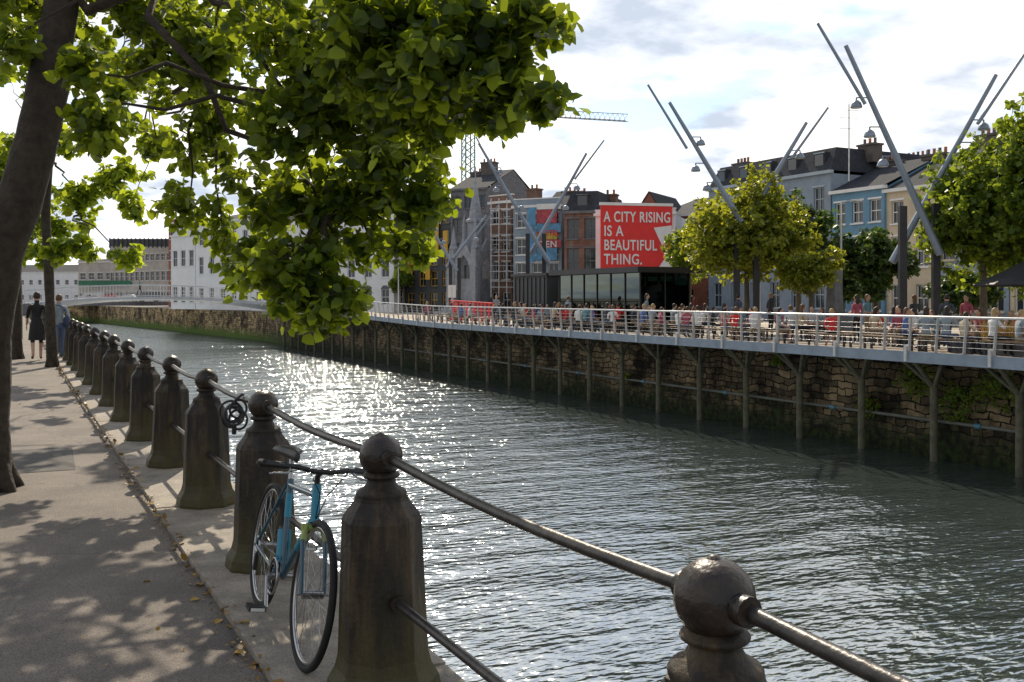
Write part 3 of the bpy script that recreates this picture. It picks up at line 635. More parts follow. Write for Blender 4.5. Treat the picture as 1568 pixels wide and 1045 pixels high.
building('charcoal_yellow_building',pt(604,110),pt(692,104),HV(322,107),14,M_char,5,5,1.1,1.5,'flat',trim=M_char,frame=M_yel)
building('white_arched_building',pt(500,112),pt(603,107),HV(312,109),14,M_offw,4,4,1.1,1.7,'flat',arch=True)
building('white_hotel',pt(385,122),pt(499,114),HV(322,118),14,M_offw,4,5,1.1,1.7,'hip',2.0)
building('white_classical_building',pt(300,134),pt(384,126),HV(340,130),16,M_offw,3,5,1.1,2.0,'hip',2.2,chim=((.3,6,1.5,1.2),))
building('white_classical_wing',pt(262,138),pt(299,134.5),HV(362,136),14,M_offw,2,3,1.1,2.2,'front',1.6)
building('brick_warehouse',pt(258,175),pt(300,171),HV(340,170),20,M_brick,4,4,1.2,1.6,'flat')
building('grey_office_block',pt(168,230),pt(262,215),HV(376,222),30,M_beige,3,12,2.2,1.8,'flat',trim=M_white,parapet=.6)
building('beige_block',pt(120,235),pt(215,226),HV(402,230),20,M_beige,2,7,1.8,1.6,'flat')
building('distant_terrace',pt(-80,300),pt(165,290),HV(418,295),20,M_offw,2,18,1.2,1.4,'gable',2.5)
building('distant_terrace',pt(1040,110),pt(1160,100),HV(345,105),20,M_brickb,3,8,1.2,1.4,'gable',2.5)
b=MB()
for k in range(14):
    u=random.choice([612,628,640,655,668,682]); v=random.choice([326,345,362,380,398,420]); Y=110-(u-604)/88*6-.25-.02*k
    q=P(u,v,Y); R=Matrix.Rotation(math.atan2(pt(692,104)[1]-pt(604,110)[1],pt(692,104)[0]-pt(604,110)[0]),3,'Z')
    b.box(q,(.7,.08,1.2),0,R)
b.obj('yellow_facade_panels',[M_yel])
b=MB()
for k in range(14):
    u0=168+k*6.6; b.add([P(u0,378,214),P(u0+5.6,378,213.6),P(u0+5.6,366,213.6),P(u0,366,214)],[(0,1,2,3)],0); b.tube([P(u0,380,214),P(u0,365,214)],.15,4,0)
b.obj('roof_screens',[M_char])
b=MB(); Y=88.5
for u in range(752,824,12):
    b.tube([P(u,456,Y),P(u,304,Y)],.045,6); b.tube([P(u,456,Y+1.2),P(u,304,Y+1.2)],.045,6)
for v in range(320,456,24):
    b.tube([P(750,v,Y),P(822,v,Y)],.04,6,0); b.tube([P(750,v-9,Y),P(822,v-9,Y)],.03,6,0)
    b.add([P(750,v+2,Y),P(822,v+2,Y),P(822,v+2,Y+1.2),P(750,v+2,Y+1.2)],[(0,1,2,3)],1)
for (u0,u1,v0,v1) in((788,818,308,345),(788,806,345,392)): b.add([P(u0,v1,Y-.08),P(u1,v1,Y-.08),P(u1,v0,Y-.08),P(u0,v0,Y-.08)],[(0,1,2,3)],2)
b.obj('scaffolding',[M_steel,M_wood,M_offw])
def text(par,body,p,size,right,matx,name='lettering',off=.03,ext=.015,font_x=1.,bold=.012):
    cu=bpy.data.curves.new(name,'FONT'); cu.body=body; cu.size=size; cu.extrude=ext; cu.offset=size*bold; cu.space_character=1.08
    o=bpy.data.objects.new(name,cu); bpy.context.scene.collection.objects.link(o)
    r=Vector(right).normalized(); up=Vector((0,0,1)); n=r.cross(up)
    mw=Matrix.Translation(Vector(p)+n*off)@Matrix((r,up,r.cross(up))).transposed().to_4x4()@Matrix.Diagonal((font_x,1,1,1))
    dg=bpy.context.evaluated_depsgraph_get(); me=bpy.data.meshes.new_from_object(o.evaluated_get(dg)); bpy.data.objects.remove(o)
    me.transform(mw); me.materials.clear(); me.materials.append(matx); q=bpy.data.objects.new(name,me); bpy.context.scene.collection.objects.link(q); q.parent=par
YB=75.2
par=empty('billboard'); A=P(920,413,YB-.5); Bp=P(1029,413,YB+.6); rt=(Bp-A); rt.z=0; Wb=rt.length; rt.normalize(); nb=rt.cross(Vector((0,0,1))); H=(413-315)*YB/F
Fb=lambda x,z,d:A+rt*x+Vector((0,0,z))+nb*d
b=MB(); b.fbox(Fb,0,Wb,0,H,-.15,0,0); b.fbox(Fb,-.08,Wb+.08,-.08,0,-.17,.05,1); b.fbox(Fb,-.08,Wb+.08,H,H+.22,-.17,.05,1)
b.add([Fb(Wb*.74,H*.66,.01),Fb(Wb*.86,H*.38,.01),Fb(Wb*.995,H*.55,.01),Fb(Wb*.995,H*.70,.01)],[(0,1,2,3)],1)
b.add([Fb(Wb*.80,H*.02,.01),Fb(Wb*.995,H*.02,.01),Fb(Wb*.995,H*.34,.01)],[(0,1,2)],1)
for x in(.08,.5,.92): b.fbox(Fb,Wb*x-.06,Wb*x+.06,-3.8,0,-.3,-.17,2)
b.obj('board',[M_red,M_white,M_dark],par)
for i,(l,sx) in enumerate((("A CITY RISING",.69),("IS A",.78),("BEAUTIFUL",.72),("THING.",.78))):
    text(par,l,Fb(.22,H*(.745-.22*i),0),1.12,rt,M_white,font_x=sx,bold=.016)
par=empty('mural_signs'); A2=P(822,400,84.6); B2=P(862,400,83.9); r2=(B2-A2); r2.z=0; W2=r2.length; r2.normalize(); n2=r2.cross(Vector((0,0,1)))
F2=lambda x,z,d:A2+r2*x+Vector((0,0,z))+n2*d
sk=mat('mural_skyblue',(.12,.33,.55),.6,.4,2); pk=mat('mural_red',(.5,.08,.10),.6,.5,3); ye=mat('mural_yellow',(.6,.4,.08),.6,.5,3)
b=MB(); z=0
for i,(hh,m_) in enumerate(((1.1,0),(.7,1),(.6,2),(.8,0),(1.2,1),(.5,3))): b.fbox(F2,.05,W2*(.95 if i%2 else .8),z+.03,z+hh,.15,.25,m_); z+=hh
b.obj('panels',[sk,pk,ye,M_white],par)
text(par,'DEN',F2(.2,1.15,.26),.8,r2,M_white); text(par,'HOTEL',F2(.1,2.2,.26),.6,r2,M_red)
b=MB(); b.add([P(808,402,84),P(820,402,84),P(820,318,84),P(808,318,84)],[(0,1,2,3)],0); b.obj('blue_banner',[sk])

# ------------------------------------------------------------- gothic monument
par=empty('gothic_monument'); c=P(728,0,92); cx,cy=c.x,c.y; R=Matrix.Rotation(.35,3,'Z'); b=MB()
def bx(x,y,z,a,d,h,m=0): v=R@Vector((x,y,0)); b.box((cx+v.x,cy+v.y,z+h/2),(a,d,h),m,R)
bx(0,0,0,5.4,5.4,.35); bx(0,0,.35,4.6,4.6,.35); bx(0,0,.7,3.9,3.9,.5); bx(0,0,1.2,2.2,2.2,2.2)
for sx in(-1,1):
    for sy in(-1,1):
        bx(sx*1.45,sy*1.45,1.2,.62,.62,5.0); bx(sx*1.75,sy*1.75,1.2,.35,.35,3.2)
        v=R@Vector((sx*1.45,sy*1.45,0)); b.lathe((cx+v.x,cy+v.y,6.2),[(.45,0),(.36,.3),(.32,.3),(.03,2.1)],8,0,False)
        v=R@Vector((sx*1.75,sy*1.75,0)); b.lathe((cx+v.x,cy+v.y,4.4),[(.26,0),(.02,1.2)],6,0,False)
        v=R@Vector((sx*.75,sy*.75,0)); b.lathe((cx+v.x,cy+v.y,6.6),[(.2,0),(.2,1.6),(.24,1.6),(.02,2.8)],6,0,False)
for k in range(4):
    Rk=Matrix.Rotation(.35+k*math.pi/2,3,'Z'); Fq=lambda x,z,d:Vector((cx,cy,0))+Rk@Vector((x,d,z))
    inner=[(-.85,0),(-.85,2.0),(-.6,2.7),(0,3.3),(.6,2.7),(.85,2.0),(.85,0)]; outer=[(-1.2,0),(-1.2,2.4),(-.95,3.4),(0,4.9),(.95,3.4),(1.2,2.4),(1.2,0)]
    for d in(1.35,1.62):
        vs=[Fq(x,2.3+z,d) for x,z in inner]+[Fq(x,2.3+z,d) for x,z in outer]; b.add(vs,[(i,i+1,i+8,i+7) for i in range(6)],0)
    vs=[Fq(x,2.3+z,1.35) for x,z in outer]+[Fq(x,2.3+z,1.62) for x,z in outer]; b.add(vs,[(i,i+1,i+8,i+7) for i in range(6)],0)
    vs=[Fq(x,2.3+z,1.35) for x,z in inner]+[Fq(x,2.3+z,1.62) for x,z in inner]; b.add(vs,[(i,i+1,i+8,i+7) for i in range(6)],0)
v=(cx,cy,0); b.lathe(v,[(1.35,6.0),(1.0,6.6),(.85,6.6),(.8,8.6),(.95,8.7),(.95,8.9),(.62,9.1),(.05,13.0)],8,0,False,.35)
b.lathe(v,[(.25,3.4),(.3,4.3),(.2,4.9),(.12,5.05),(.14,5.2),(.05,5.35)],8,0); b.tube([(cx,cy,12.8),(cx,cy,13.9)],.05,6); b.box((cx,cy,13.5),(.5,.1,.1),0,R)
b.obj('stonework',[mat('pale_limestone',(.32,.34,.38),.85,.3,2.5)],par)
q=P(1278,0,Yt(1278,34)); b=MB(); b.box((q.x,q.y,.15),(1.7,1.7,.3)); b.box((q.x,q.y,.55),(1.1,1.1,.5)); b.lathe((q.x,q.y,.8),[(.40,0),(.30,2.5),(.02,2.8)],4,0,False,math.pi/4); b.obj('obelisk',[M_lime])

# ------------------------------------------------------------- glass kiosk
par=empty('glass_pavilion'); b=MB(); x0,x1,y0,y1=27.6,30.6,40.2,48.2
b.box(((x0+x1)/2,(y0+y1)/2,3.05),(x1-x0+.9,y1-y0+.9,.28),0); b.box(((x0+x1)/2,(y0+y1)/2,.08),(x1-x0+.2,y1-y0+.2,.12),0)
for i in range(7):
    yy=y0+(y1-y0)*i/6
    for xx in(x0,x1): b.box((xx,yy,1.55),(.07,.07,2.8),0)
for yy in(y0,y1): b.box(((x0+x1)/2,yy,1.55),(.06,.06,2.8),0)
b.box(((x0+x1)/2+.3,44.4,1.4),(1.6,.12,2.3),2); b.box((29.2,46.2,.6),(1.8,2.4,1.0),2); b.box((30.1,42,1.2),(.5,2.6,2.2),4)
b.box(((x0+x1)/2-.2,42.5,.6),(1.2,1.8,.9),4); b.box((30.3,46.3,1.45),(.12,3.2,2.5),4)
b.obj('frame',[M_dark,M_glass,M_wood,M_white,M_char],par)
gm=bpy.data.materials.new('pavilion_glass'); gm.use_nodes=True; nt=gm.node_tree; nt.nodes.clear(); out=nt.nodes.new('ShaderNodeOutputMaterial'); tr=nt.nodes.new('ShaderNodeBsdfTransparent'); tr.inputs[0].default_value=(.14,.20,.17,1); gl=nt.nodes.new('ShaderNodeBsdfGlossy'); gl.inputs['Roughness'].default_value=.02; gl.inputs['Color'].default_value=(.12,.14,.13,1); fr=nt.nodes.new('ShaderNodeFresnel'); fr.inputs[0].default_value=1.45; mx=nt.nodes.new('ShaderNodeMixShader')
nt.links.new(fr.outputs[0],mx.inputs[0]); nt.links.new(tr.outputs[0],mx.inputs[1]); nt.links.new(gl.outputs[0],mx.inputs[2]); nt.links.new(mx.outputs[0],out.inputs[0])
b=MB(); e=.012
b.quad((x0+e,y0,.15),(x0+e,y1,.15),(x0+e,y1,2.9),(x0+e,y0,2.9)); b.quad((x1-e,y0,.15),(x1-e,y1,.15),(x1-e,y1,2.9),(x1-e,y0,2.9)); b.quad((x0,y0+e,.15),(x1,y0+e,.15),(x1,y0+e,2.9),(x0,y0+e,2.9)); b.quad((x0,y1-e,.15),(x1,y1-e,.15),(x1,y1-e,2.9),(x0,y1-e,2.9))
b.obj('glazing',[gm],par)
b=MB(); b.box((28.8,51.6,1.5),(2.6,4.2,2.9),0); b.box((28.8,51.6,3.02),(2.9,4.5,.14),1)
for k in range(8): b.box((27.47,49.8+k*.52,1.5),(.05,.08,2.7),1)
b.obj('service_kiosk',[M_char,M_dark])
b=MB(); p1=P(755,0,Yt(755,26.3)); p0=P(690,0,Yt(690,26.3)); b.tube([(p0.x,p0.y,1.45),(p1.x,p1.y,1.3)],.05,6); b.tube([(p0.x,p0.y,.9),(p1.x,p1.y,.8)],.05,6)
for k in range(13): q=p0.lerp(p1,k/12); b.box((q.x,q.y,.75),(.05,.22,1.2),0)
b.obj('red_barrier',[M_red])
q=P(692,0,Yt(692,28)); b=MB(); b.tube([(q.x,q.y,0),(q.x,q.y,2.4)],.04,8,0); b.box((q.x,q.y,2.1),(.55,.05,.9),1,Matrix.Rotation(-.47,3,'Z')); b.obj('information_sign',[M_steel,M_white])
for (u,t) in((1578,29.5),(1655,30)):
    q=P(u,0,Yt(u,t)); b=MB(); b.tube([(q.x,q.y,0),(q.x,q.y,2.9)],.04,8,0); b.lathe((q.x,q.y,0),[(1.7,2.05),(1.72,2.10),(.9,2.5),(.03,2.95)],8,1,False); b.obj('parasol',[M_steel,M_dark])
# ------------------------------------------------------------- crossed lighting masts
def mastpair(Y,A0,A1,T0,T1,B0,B1,S0,S1,posts,lampsA,lampsB):
    par=empty('lighting_mast'); b=MB()
    y1,y2=Y-.4,Y+.5
    b.tube([P(*A0,y1),P(*A1,y1)],[.075,.14],12,0); b.tube([P(*T0,y1-.22),P(*T1,y1-.20)],[.05,.065],10,0)
    b.tube([P(*B0,y2),P(*B1,y2)],[.075,.14],12,0); b.tube([P(*S0,y2-.22),P(*S1,y2-.20)],[.05,.065],10,0)
    b.obj('tilted_tubes',[M_mast],par)
    b=MB()
    for (u,v) in posts:
        q=P(u,v,Y+.05); b.box((q.x,q.y,q.z/2),(.26,.2,q.z),0,Matrix.Rotation(-.47,3,'Z')); b.box((q.x,q.y,.15),(.6,.5,.3),0,Matrix.Rotation(-.47,3,'Z'))
    b.obj('columns',[M_dark],par)
    b=MB()
    def lampat(p,d):
        q=p+Vector((d*.42,-d*.2,.0)); b.tube([p,q],.025,6,0); b.tube([q,q+Vector((0,0,-.12))],.03,6,0); b.lathe(q+Vector((0,0,-.36)),[(.20,0),(.21,.03),(.16,.18),(.07,.26)],14,0); b.lathe(q+Vector((0,0,-.37)),[(.18,0),(.18,.008)],14,1)
    for f in lampsA: lampat(P(*A0,y1).lerp(P(*A1,y1),f),-1 if int(f*100)%2 else 1)
    for f in lampsB: lampat(P(*B0,y2).lerp(P(*B1,y2),f),1)
    b.obj('floodlights',[M_mast,M_white],par)
mastpair(35,(1295,70),(1440,390),(1252,36),(1325,160),(1525,115),(1366,402),(1568,84),(1497,190),[(1382,316),(1433,312)],(.25,.39,.53),(.24,.36))
mastpair(44,(1025,157),(1135,340),(992,130),(1052,228),(1235,188),(1150,330),(1268,165),(1212,243),[(1128,340),(1158,340)],(.29,.51,.67),(.3,))
mastpair(61,(733,220),(842,405),(729,210),(765,280),(898,235),(812,390),(925,215),(880,275),[(808,358),(833,358)],(.2,.35,.5),(.3,.5))
mastpair(76,(640,318),(700,415),(612,292),(655,350),(745,330),(684,410),(765,312),(730,360),[(690,395),(703,395)],(.3,.5),(.4,))
for (u,v,Y) in((1163,385,52),(1288,310,46),(610,400,90)):
    q=P(u,v,Y); b=MB(); b.tube([(q.x,q.y,0),(q.x,q.y,q.z)],[.07,.04],8); b.tube([q,q+Vector((.5,-.2,.1))],.03,6); b.box(q+Vector((.7,-.28,.1)),(.5,.2,.08)); b.obj('street_lamp',[M_steel])
q=P(1300,0,63.5); b=MB(); b.tube([(q.x,q.y,9.2),(q.x,q.y,HV(160,63.5))],.045,6)
for z in(13.8,13.3,12.6): b.tube([(q.x-.6,q.y+.2,z),(q.x+.6,q.y-.2,z)],.02,5)
b.obj('roof_antenna',[M_steel])
# ------------------------------------------------------------- cranes
def lattice(b,p0,p1,w,n,r,mi=0,tri=False):
    p0=Vector(p0);p1=Vector(p1); d=(p1-p0).normalized(); x=d.cross(Vector((0,0,1)) if abs(d.z)<.9 else Vector((1,0,0))).normalized(); y=d.cross(x)
    cs=[x*w/2+y*w/2,-x*w/2+y*w/2,-x*w/2-y*w/2,x*w/2-y*w/2] if not tri else [x*w/2+y*w*0,-x*w/2,-y*w*.9*(1 if y.z<0 else -1)]
    for c in cs: b.tube([p0+c,p1+c],r,5,mi)
    m=len(cs)
    for i in range(n):
        a=p0.lerp(p1,i/n); e=p0.lerp(p1,(i+1)/n)
        for k in range(m):
            b.tube([a+cs[k],e+cs[(k+1)%m]],r*.6,4,mi,False)
gr=mat('crane_green',(.06,.25,.2),.6,.2,1); cg=mat('crane_grey',(.34,.34,.34),.6,.2,1)
b=MB(); base=P(717,0,150); lattice(b,(base.x,base.y,0),(base.x,base.y,HV(190,150)),1.5,26,.11,0)
T=P(717,172,150); lattice(b,T,P(960,186,138),1.1,34,.06,1,True); lattice(b,T,P(655,170,154),1.1,9,.06,1,True); b.box(P(662,178,153.6),(2.5,2.,2.2),1); b.box(T+Vector((0,0,-1.2)),(2,2,2.),0)
top=P(722,128,150); lattice(b,T,top,.9,5,.07,0); b.tube([top,P(865,176,143)],.05,4,1); b.tube([top,P(660,170,154)],.05,4,1); b.obj('tower_crane',[gr,cg])
b=MB(); base=P(630,0,175); lattice(b,(base.x,base.y,0),(base.x,base.y,HV(66,175)),1.5,30,.1,0); lattice(b,P(630,70,175),P(857,65,168),1.2,30,.07,1,True); lattice(b,P(630,70,175),P(560,72,178),1.2,9,.07,1,True); b.obj('tower_crane',[gr,cg])
def car(u,Y,col,yaw=0.,van=False,z=0):
    q=P(u,0,Y); b=MB()
    body=[(-2.15,.35),(-2.1,.75),(-1.6,.92),(-1.0,1.0),(-.5,1.42),(.9,1.45),(1.6,1.0),(2.1,.9),(2.15,.4)] if not van else [(-2.3,.35),(-2.3,.95),(-1.7,1.15),(-1.3,1.85),(2.2,1.9),(2.3,.4)]
    n=len(body); vs=[(x,-.85 if zz<1.05 else -.7,zz) for x,zz in body]+[(x,.85 if zz<1.05 else .7,zz) for x,zz in body]
    b.add(vs,[tuple(range(n))[::-1],tuple(range(n,2*n))]+[(i,(i+1)%n,(i+1)%n+n,i+n) for i in range(n)],0)
    for s in(-1,1):
        b.add([(-.9,s*.80,1.02),(1.4,s*.80,1.02),(.85,s*.725,1.38),(-.45,s*.725,1.38)],[(0,1,2,3)],1)
        for x in(-1.35,1.35): b.torus((x,s*.8,.33),(0,1,0),.24,.09,18,8,2); b.tube([(x,s*.76,.33),(x,s*.86,.33)],.17,12,3)
    o=b.obj('parked_car',[mat('carpaint_%d'%int(u),col,.3,.05,1,coat=.5),M_glass,mat('rubber',(.018,.018,.018)),M_steel]); o.location=(q.x,q.y,z); o.rotation_euler=(0,0,yaw-.47)
car(140,205,(.6,.6,.6),.1,True,z=.78); car(168,200,(.5,.03,.03),z=.78); car(196,196,(.65,.65,.65),z=.78); car(228,192,(.05,.06,.08),.1,True,z=.78)
b=MB(); q=P(190,0,199); b.box((q.x,q.y,.39),(30,16,.78),0); b.obj('raised_quay_road',[M_lime])
b=MB(); b.add([P(120,437,232),P(205,437,224),P(205,430,224),P(120,430,232)],[(0,1,2,3)],0); b.obj('street_hoarding',[mat('hoarding_green',(.04,.18,.10),.7,.2,.5)])  # flat green sheet for the hoarding beyond the bridge

# ------------------------------------------------------------- trees
def far_tree(name,base,top,crown,cl_n,leafn,size,lm,z0=.0):
    par=empty(name); bx_,by_=base; cc=Vector(crown[:3]); rr=crown[3:]
    b=MB(); b.tube([(bx_,by_,z0),(bx_+.03,by_,z0+cc.z*.3),(cc.x*.3+bx_*.7,cc.y*.3+by_*.7,cc.z-rr[2]*.3),(cc.x,cc.y,cc.z+rr[2]*.5)],[.17,.13,.09,.03],8)
    C=[];
    for i in range(cl_n):
        q=rng.normal(size=3); q/=np.linalg.norm(q); f=.25+.55*rng.random(); c=np.array(cc)+q*np.array(rr)*f; cr=np.array(rr)*(.24+.18*rng.random())
        if q[2]<-.5: c[2]+=rr[2]*.2
        p,tc,td=twigs(c,cr,max(6,int(leafn/cl_n/9)),9,.16,.3); C.append(p)
        if i%2==0: b.tube(curve((cc.x*.5+bx_*.5,cc.y*.5+by_*.5,cc.z-rr[2]*.45),c,(0,0,.15),4),[.06,.05,.035,.02,.01],5)
    b.obj('trunk',[M_barkl],par)
    C=np.concatenate(C); leaf_obj('foliage',C,rng.uniform(size*.7,size*1.3,len(C)),lm,par,near=False,upb=.6)
def tree_at(name,u,t,vtop,vbot,wpx,lm,n=9000,size=.2,cl=26,k=1.08):
    Y=Yt(u,t); q=P(u,0,Y); zt=HV(vtop,Y); zb=HV(vbot,Y); r=wpx*Y/F/2
    far_tree(name,(q.x,q.y),0,(q.x,q.y,(zt+zb)/2,r*k,r*k,(zt-zb)/2*1.06),cl,n,size,lm)
tree_at('lime_tree',1143,30.5,260,462,190,M_leafY,22000,.21,64,1.12)
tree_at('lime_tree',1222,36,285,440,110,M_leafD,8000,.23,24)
tree_at('lime_tree',1242,31,372,458,90,M_leafY,6000,.18,16)
tree_at('lime_tree',1055,34,330,450,80,M_leafG,7000,.2,20)
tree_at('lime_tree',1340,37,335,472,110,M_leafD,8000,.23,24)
tree_at('lime_tree',1505,31,212,462,185,M_leafG,21000,.21,64,1.1)
tree_at('lime_tree',1600,30.5,130,440,170,M_leafG,16000,.21,44,1.1)
tree_at('lime_tree',1575,37,215,480,120,M_leafG,8000,.22,24)
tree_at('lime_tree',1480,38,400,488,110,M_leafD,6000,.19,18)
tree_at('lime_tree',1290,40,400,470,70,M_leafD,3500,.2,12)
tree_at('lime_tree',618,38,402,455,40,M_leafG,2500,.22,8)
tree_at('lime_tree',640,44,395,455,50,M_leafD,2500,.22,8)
C=[]
for (x,y,z,r) in ((25.3,21.6,-.9,.7),(25.3,20.2,-1.4,.8),(25.3,18.8,-1.,.8),(25.35,23.6,-1.9,.4),(25.35,28,-.6,.25),(25.35,47,-1.2,.25),(25.35,38,-2.,.2)):
    p,_,_=twigs((x,y,z),(r*.45,r,r*.8),int(90*r),9,.12); C.append(p)
C=np.concatenate(C); leaf_obj('wall_weeds',C,rng.uniform(.06,.13,len(C)),M_leafG,None,near=False)
b=MB()
for q in range(260):
    u=random.uniform(1505,1570); p=P(u,0,Yt(u,25.6+random.uniform(-.3,.3))); z=.35
    d=Vector((random.uniform(-.25,.25),random.uniform(-.25,.25),random.uniform(.4,.75))); b.tube([(p.x,p.y,z),(p.x+d.x*.4,p.y+d.y*.4,z+d.z*.6),(p.x+d.x,p.y+d.y,z+d.z)],[.012,.01,.003],3,0,False)
p=P(1540,0,Yt(1540,25.6)); b.box((p.x,p.y+.2,.2),(.7,3.0,.4),1)
b.obj('grass_planter',[mat('dry_grass',(.42,.27,.06),.8,.3,5),M_lime])

# near trees
def twigbranch(b,a,c,r0,n=6,sag=.15):
    a=Vector(a);c=Vector(c); L_=(c-a).length; w=L_*.07
    pts=[a.lerp(c,i/n)+Vector((0,0,sag*math.sin(math.pi*i/n)))+(Vector((random.uniform(-w,w),random.uniform(-w,w),random.uniform(-w,w))) if 0<i<n else Vector()) for i in range(n+1)]
    b.tube(pts,[r0*(1-.8*i/n) for i in range(n+1)],7,0)
def near_tree(name,trunk,rads,clusters,leafm,hubs,base_size=.12,per=13,dens=1.):
    par=empty(name); b=MB(); pts=[P(*p) for p in trunk]
    pts[0].z=0; g=pts[0].copy()
    dp=[];dr=[]
    for i in range(len(pts)-1):
        for k in range(4):
            f=k/4; p0=pts[max(i-1,0)];p1=pts[i];p2=pts[i+1];p3=pts[min(i+2,len(pts)-1)]
            q=.5*((2*p1)+(p2-p0)*f+(2*p0-5*p1+4*p2-p3)*f*f+(3*p1-p0-3*p2+p3)*f**3); dp.append(q); dr.append((rads[i]*(1-f)+rads[i+1]*f)*random.uniform(.93,1.08))
    dp.append(pts[-1]); dr.append(rads[-1]); b.tube(dp,dr,16,0)
    for k in range(6):
        a=k*1.05+.3; b.tube([g+Vector((math.cos(a)*rads[0]*.5,math.sin(a)*rads[0]*.5,.3)),g+Vector((math.cos(a)*rads[0]*.9,math.sin(a)*rads[0]*.9,.08)),g+Vector((math.cos(a)*rads[0]*1.35,math.sin(a)*rads[0]*1.35,-.03))],[rads[0]*.4,rads[0]*.35,rads[0]*.15],8,0)
    H=[P(*h) for h in hubs]
    for i,h in enumerate(H): twigbranch(b,pts[-2] if i%2 else pts[-1],h,rads[-1]*.6,7,.4)
    C=[]
    for (u,v,Y,ru,rv,n) in clusters:
        n=max(4,int(n*dens)); c=P(u,v,Y); rx=ru*Y/F; rz=rv*Y/F
        k=max(2,int(n/9)); 
        q=rng.normal(size=(k,3)); q/=np.linalg.norm(q,axis=1)[:,None]; q*=rng.random((k,1))**.45
        R=np.array((rx,max(.45,rx*.65),rz)); sc_=np.array(c)+q*R*.86
        h=min(H,key=lambda q:(q-c).length); twigbranch(b,h,c,.03,5,.2)
        for s_ in sc_:
            p,tc,td=twigs(s_,np.minimum(R,.42)*.75+.02,9,per,.11,.0); C.append(p)
            S=Vector(s_); twigbranch(b,c,S,.011,4,.05)
            for j in range(0,9,3): t0=Vector(tc[j]); b.tube([S,S.lerp(t0,.6)+Vector((0,0,.03)),t0+Vector(td[j])*.15],[.006,.004,.002],4,0,False)
    b.obj('trunk',[M_bark],par); C=np.concatenate(C); leaf_obj('foliage',C,rng.uniform(base_size*.6,base_size*1.25,len(C)),leafm,par,near=True,droop=.55,upb=.9)
CL1=[ # u,v,Y,ru,rv,twigs
(560,40,6.8,140,80,125),(690,50,6.5,90,70,96),(765,130,6.4,50,40,45),(812,160,6.3,14,10,4),(640,140,7,90,65,100),(470,60,8,120,90,105),
(480,180,8,100,90,110),(590,230,8.3,80,70,90),(430,290,8.8,70,70,60),(640,300,8.5,40,45,36),(520,320,8.6,85,50,64),(470,390,8.4,80,45,58),(450,450,8.3,50,35,34),(520,455,8.4,50,30,32),(490,488,8.3,30,14,14),(570,375,8.8,40,35,22),(615,372,8.9,26,14,6),
(840,30,6.2,24,8,6),(795,22,6.3,22,14,6),
(330,60,9,100,70,60),(240,30,9.5,100,40,46),(330,170,10,70,60,46),(260,130,10.5,45,35,22),(290,310,10.2,38,35,24),(345,360,10,40,36,24),(385,410,9.5,38,34,20),(240,215,12,32,32,18),(310,240,10.5,32,32,22),(220,85,10,40,30,14),
(60,10,9,70,30,30),(150,5,9.2,60,25,24),(20,60,8.2,24,30,8),(125,110,7.6,16,40,8),(135,200,7.8,14,36,8),
(420,-20,12,240,50,64),(650,-40,11,180,50,40),(250,-60,12,220,50,45),(300,60,13,110,50,26),(480,40,12.5,140,60,34),(80,-120,11,230,80,36),(500,-140,9,230,80,36),(-150,-50,12,150,110,35),(-100,-300,10,300,120,36),(350,-350,9,280,120,36)]  # high clusters, mostly out of view, added to cast dappled shade on the pavement
near_tree('street_tree',[(-26,752,8.6),(-22,600,8.6),(-8,430,8.6),(35,290,8.65),(62,190,8.7),(82,80,8.8),(100,-40,8.9),(105,-160,9)],[.24,.20,.19,.19,.175,.155,.13,.1],CL1,M_leafN,
 [(200,-10,9.3),(350,0,9),(520,-10,8),(640,20,7.2),(480,200,8.2),(500,330,8.4),(60,-250,9.5),(300,-250,9),(300,120,10),(-60,-100,10),(400,-30,12)],.105,13,1.0)
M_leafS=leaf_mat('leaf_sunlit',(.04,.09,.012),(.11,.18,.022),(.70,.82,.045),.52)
near_tree('street_tree',[(80,562,23.8),(77,480,23.8),(74,400,23.8),(70,330,23.8),(75,250,23.8),(80,150,23.8)],[.13,.11,.11,.105,.09,.06],
 [(160,150,21,60,50,60),(165,270,22,45,45,45),(110,300,22,50,40,50),(130,380,21,55,22,36),(60,240,23,50,50,60),(60,120,23,70,60,60),(150,60,22,60,35,36),(205,300,20,18,24,12),(190,90,20,45,50,40),(180,385,20,24,20,14),(60,20,24,110,50,40),(230,200,19,34,34,20),(100,200,22,50,40,36),(300,40,19,90,40,40),(400,20,18,80,40,36),(260,-10,18,100,40,36)],M_leafS,[(70,240,23.8),(130,200,23),(60,100,23.8),(120,330,23),(250,60,21)],.17,10)  # outermost right-hand leaf clusters added to throw more shade on the pavement
near_tree('street_tree',[(26,550,26.8),(25,480,26.8),(25,420,26.8),(26,350,26.8),(30,250,26.8)],[.15,.13,.12,.11,.06],
 [(30,330,27,50,50,70),(20,240,27,60,60,60),(60,385,26,50,20,40),(10,400,26,30,30,24),(-60,300,27,80,90,40),(30,150,28,60,60,50),(100,350,27,40,26,30)],M_leafS,[(30,300,26.8),(40,240,26.8)],.19,10)
for (s_) in (44,60,78):
    far_tree('street_tree',(.2,s_),0,(-.3,s_,6.2,2.6,2.6,2.2),20,6000,.24,M_leafG)
n=1300; C=np.zeros((n,3)); C[:,1]=rng.uniform(2.5,26,n); C[:,0]=np.where(rng.random(n)<.88,.985+rng.normal(0,.035,n),rng.uniform(-1.5,1.65,n)); C[:,2]=.04
C[:,2]=np.where(C[:,0]>1.0,.042,.014)
big=rng.random(n)<.12
leaf_obj('fallen_leaves',C,np.where(big,rng.uniform(.04,.07,n),rng.uniform(.010,.028,n)),M_litter,None,near=True,droop=0,upb=6)

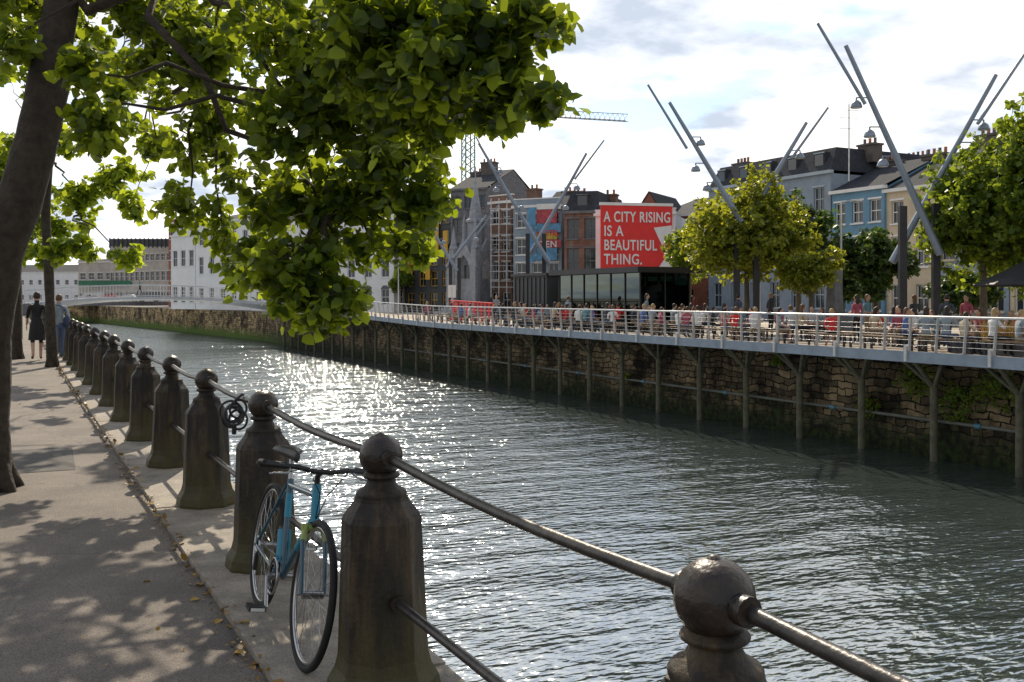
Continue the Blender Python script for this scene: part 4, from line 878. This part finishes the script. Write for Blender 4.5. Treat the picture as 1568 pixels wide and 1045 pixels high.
# ------------------------------------------------------------- sky, sun, camera
SUN_EL=math.radians(39); az=math.radians(21)
sd=Vector((math.sin(az)*math.cos(SUN_EL),math.cos(az)*math.cos(SUN_EL),math.sin(SUN_EL)))
sun=bpy.data.lights.new('sun','SUN'); sun.energy=5; sun.angle=math.radians(.5); sun.color=(1,.87,.68); so=bpy.data.objects.new('sun',sun); bpy.context.scene.collection.objects.link(so)
so.rotation_euler=sd.to_track_quat('Z','Y').to_euler()
w=bpy.data.worlds.new('World'); bpy.context.scene.world=w; w.use_nodes=True; nt=w.node_tree; L=nt.links; bg=nt.nodes['Background']
sky=nt.nodes.new('ShaderNodeTexSky'); sky.sky_type='NISHITA'; sky.sun_disc=False; sky.sun_elevation=SUN_EL; sky.sun_rotation=az; sky.dust_density=.6
tc=nt.nodes.new('ShaderNodeTexCoord'); sp=nt.nodes.new('ShaderNodeSeparateXYZ'); L.new(tc.outputs['Generated'],sp.inputs[0])
zc=mth(nt,'ADD',mth(nt,'MAXIMUM',sp.outputs[2],0.),.16)
cb=nt.nodes.new('ShaderNodeCombineXYZ'); L.new(mth(nt,'DIVIDE',sp.outputs[0],zc),cb.inputs[0]); L.new(mth(nt,'DIVIDE',sp.outputs[1],zc),cb.inputs[1])
cov=mth(nt,'SUBTRACT',noise(nt,cb.outputs[0],1.5,6,.55),mth(nt,'MULTIPLY',mth(nt,'MAXIMUM',mth(nt,'SUBTRACT',sp.outputs[2],.55),0.),.42))
mask=ramp(nt,cov,[(.33,(0,0,0)),(.455,(1,1,1))])
mp=nt.nodes.new('ShaderNodeMapping'); mp.inputs['Location'].default_value=(5.1,2.4,0); L.new(cb.outputs[0],mp.inputs[0])
m2=noise(nt,mp.outputs[0],2.0,6,.55); cc=ramp(nt,m2,[(.35,(4.9,5.5,6.5)),(.45,(8.0,8.3,8.9)),(.53,(11.0,10.7,10.2))])
dt=mth(nt,'ADD',mth(nt,'MULTIPLY',sp.outputs[0],math.sin(az)),mth(nt,'MULTIPLY',sp.outputs[1],math.cos(az)))
br=mth(nt,'MULTIPLY_ADD',mth(nt,'MAXIMUM',dt,0.),.66,.66)
vm=nt.nodes.new('ShaderNodeVectorMath'); vm.operation='SCALE'; L.new(cc,vm.inputs[0]); L.new(br,vm.inputs['Scale'])
skb=mixc(nt,1.,sky.outputs[0],(1.25,1.35,1.45),'MULTIPLY')
fin=mixc(nt,mask,skb,vm.outputs[0]); L.new(fin,bg.inputs['Color']); bg.inputs['Strength'].default_value=.105
cam=bpy.data.cameras.new('camera'); co=bpy.data.objects.new('camera',cam); bpy.context.scene.collection.objects.link(co); bpy.context.scene.camera=co
co.location=(0,0,1.7); co.rotation_euler=(math.radians(90),0,-math.radians(27.02)); cam.sensor_width=36; cam.lens=36*F/1568; cam.shift_y=-67.5/1568; cam.clip_end=4000; cam.clip_start=.05
sc=bpy.context.scene; sc.view_settings.view_transform='Standard'; sc.view_settings.look='None'; sc.view_settings.exposure=0
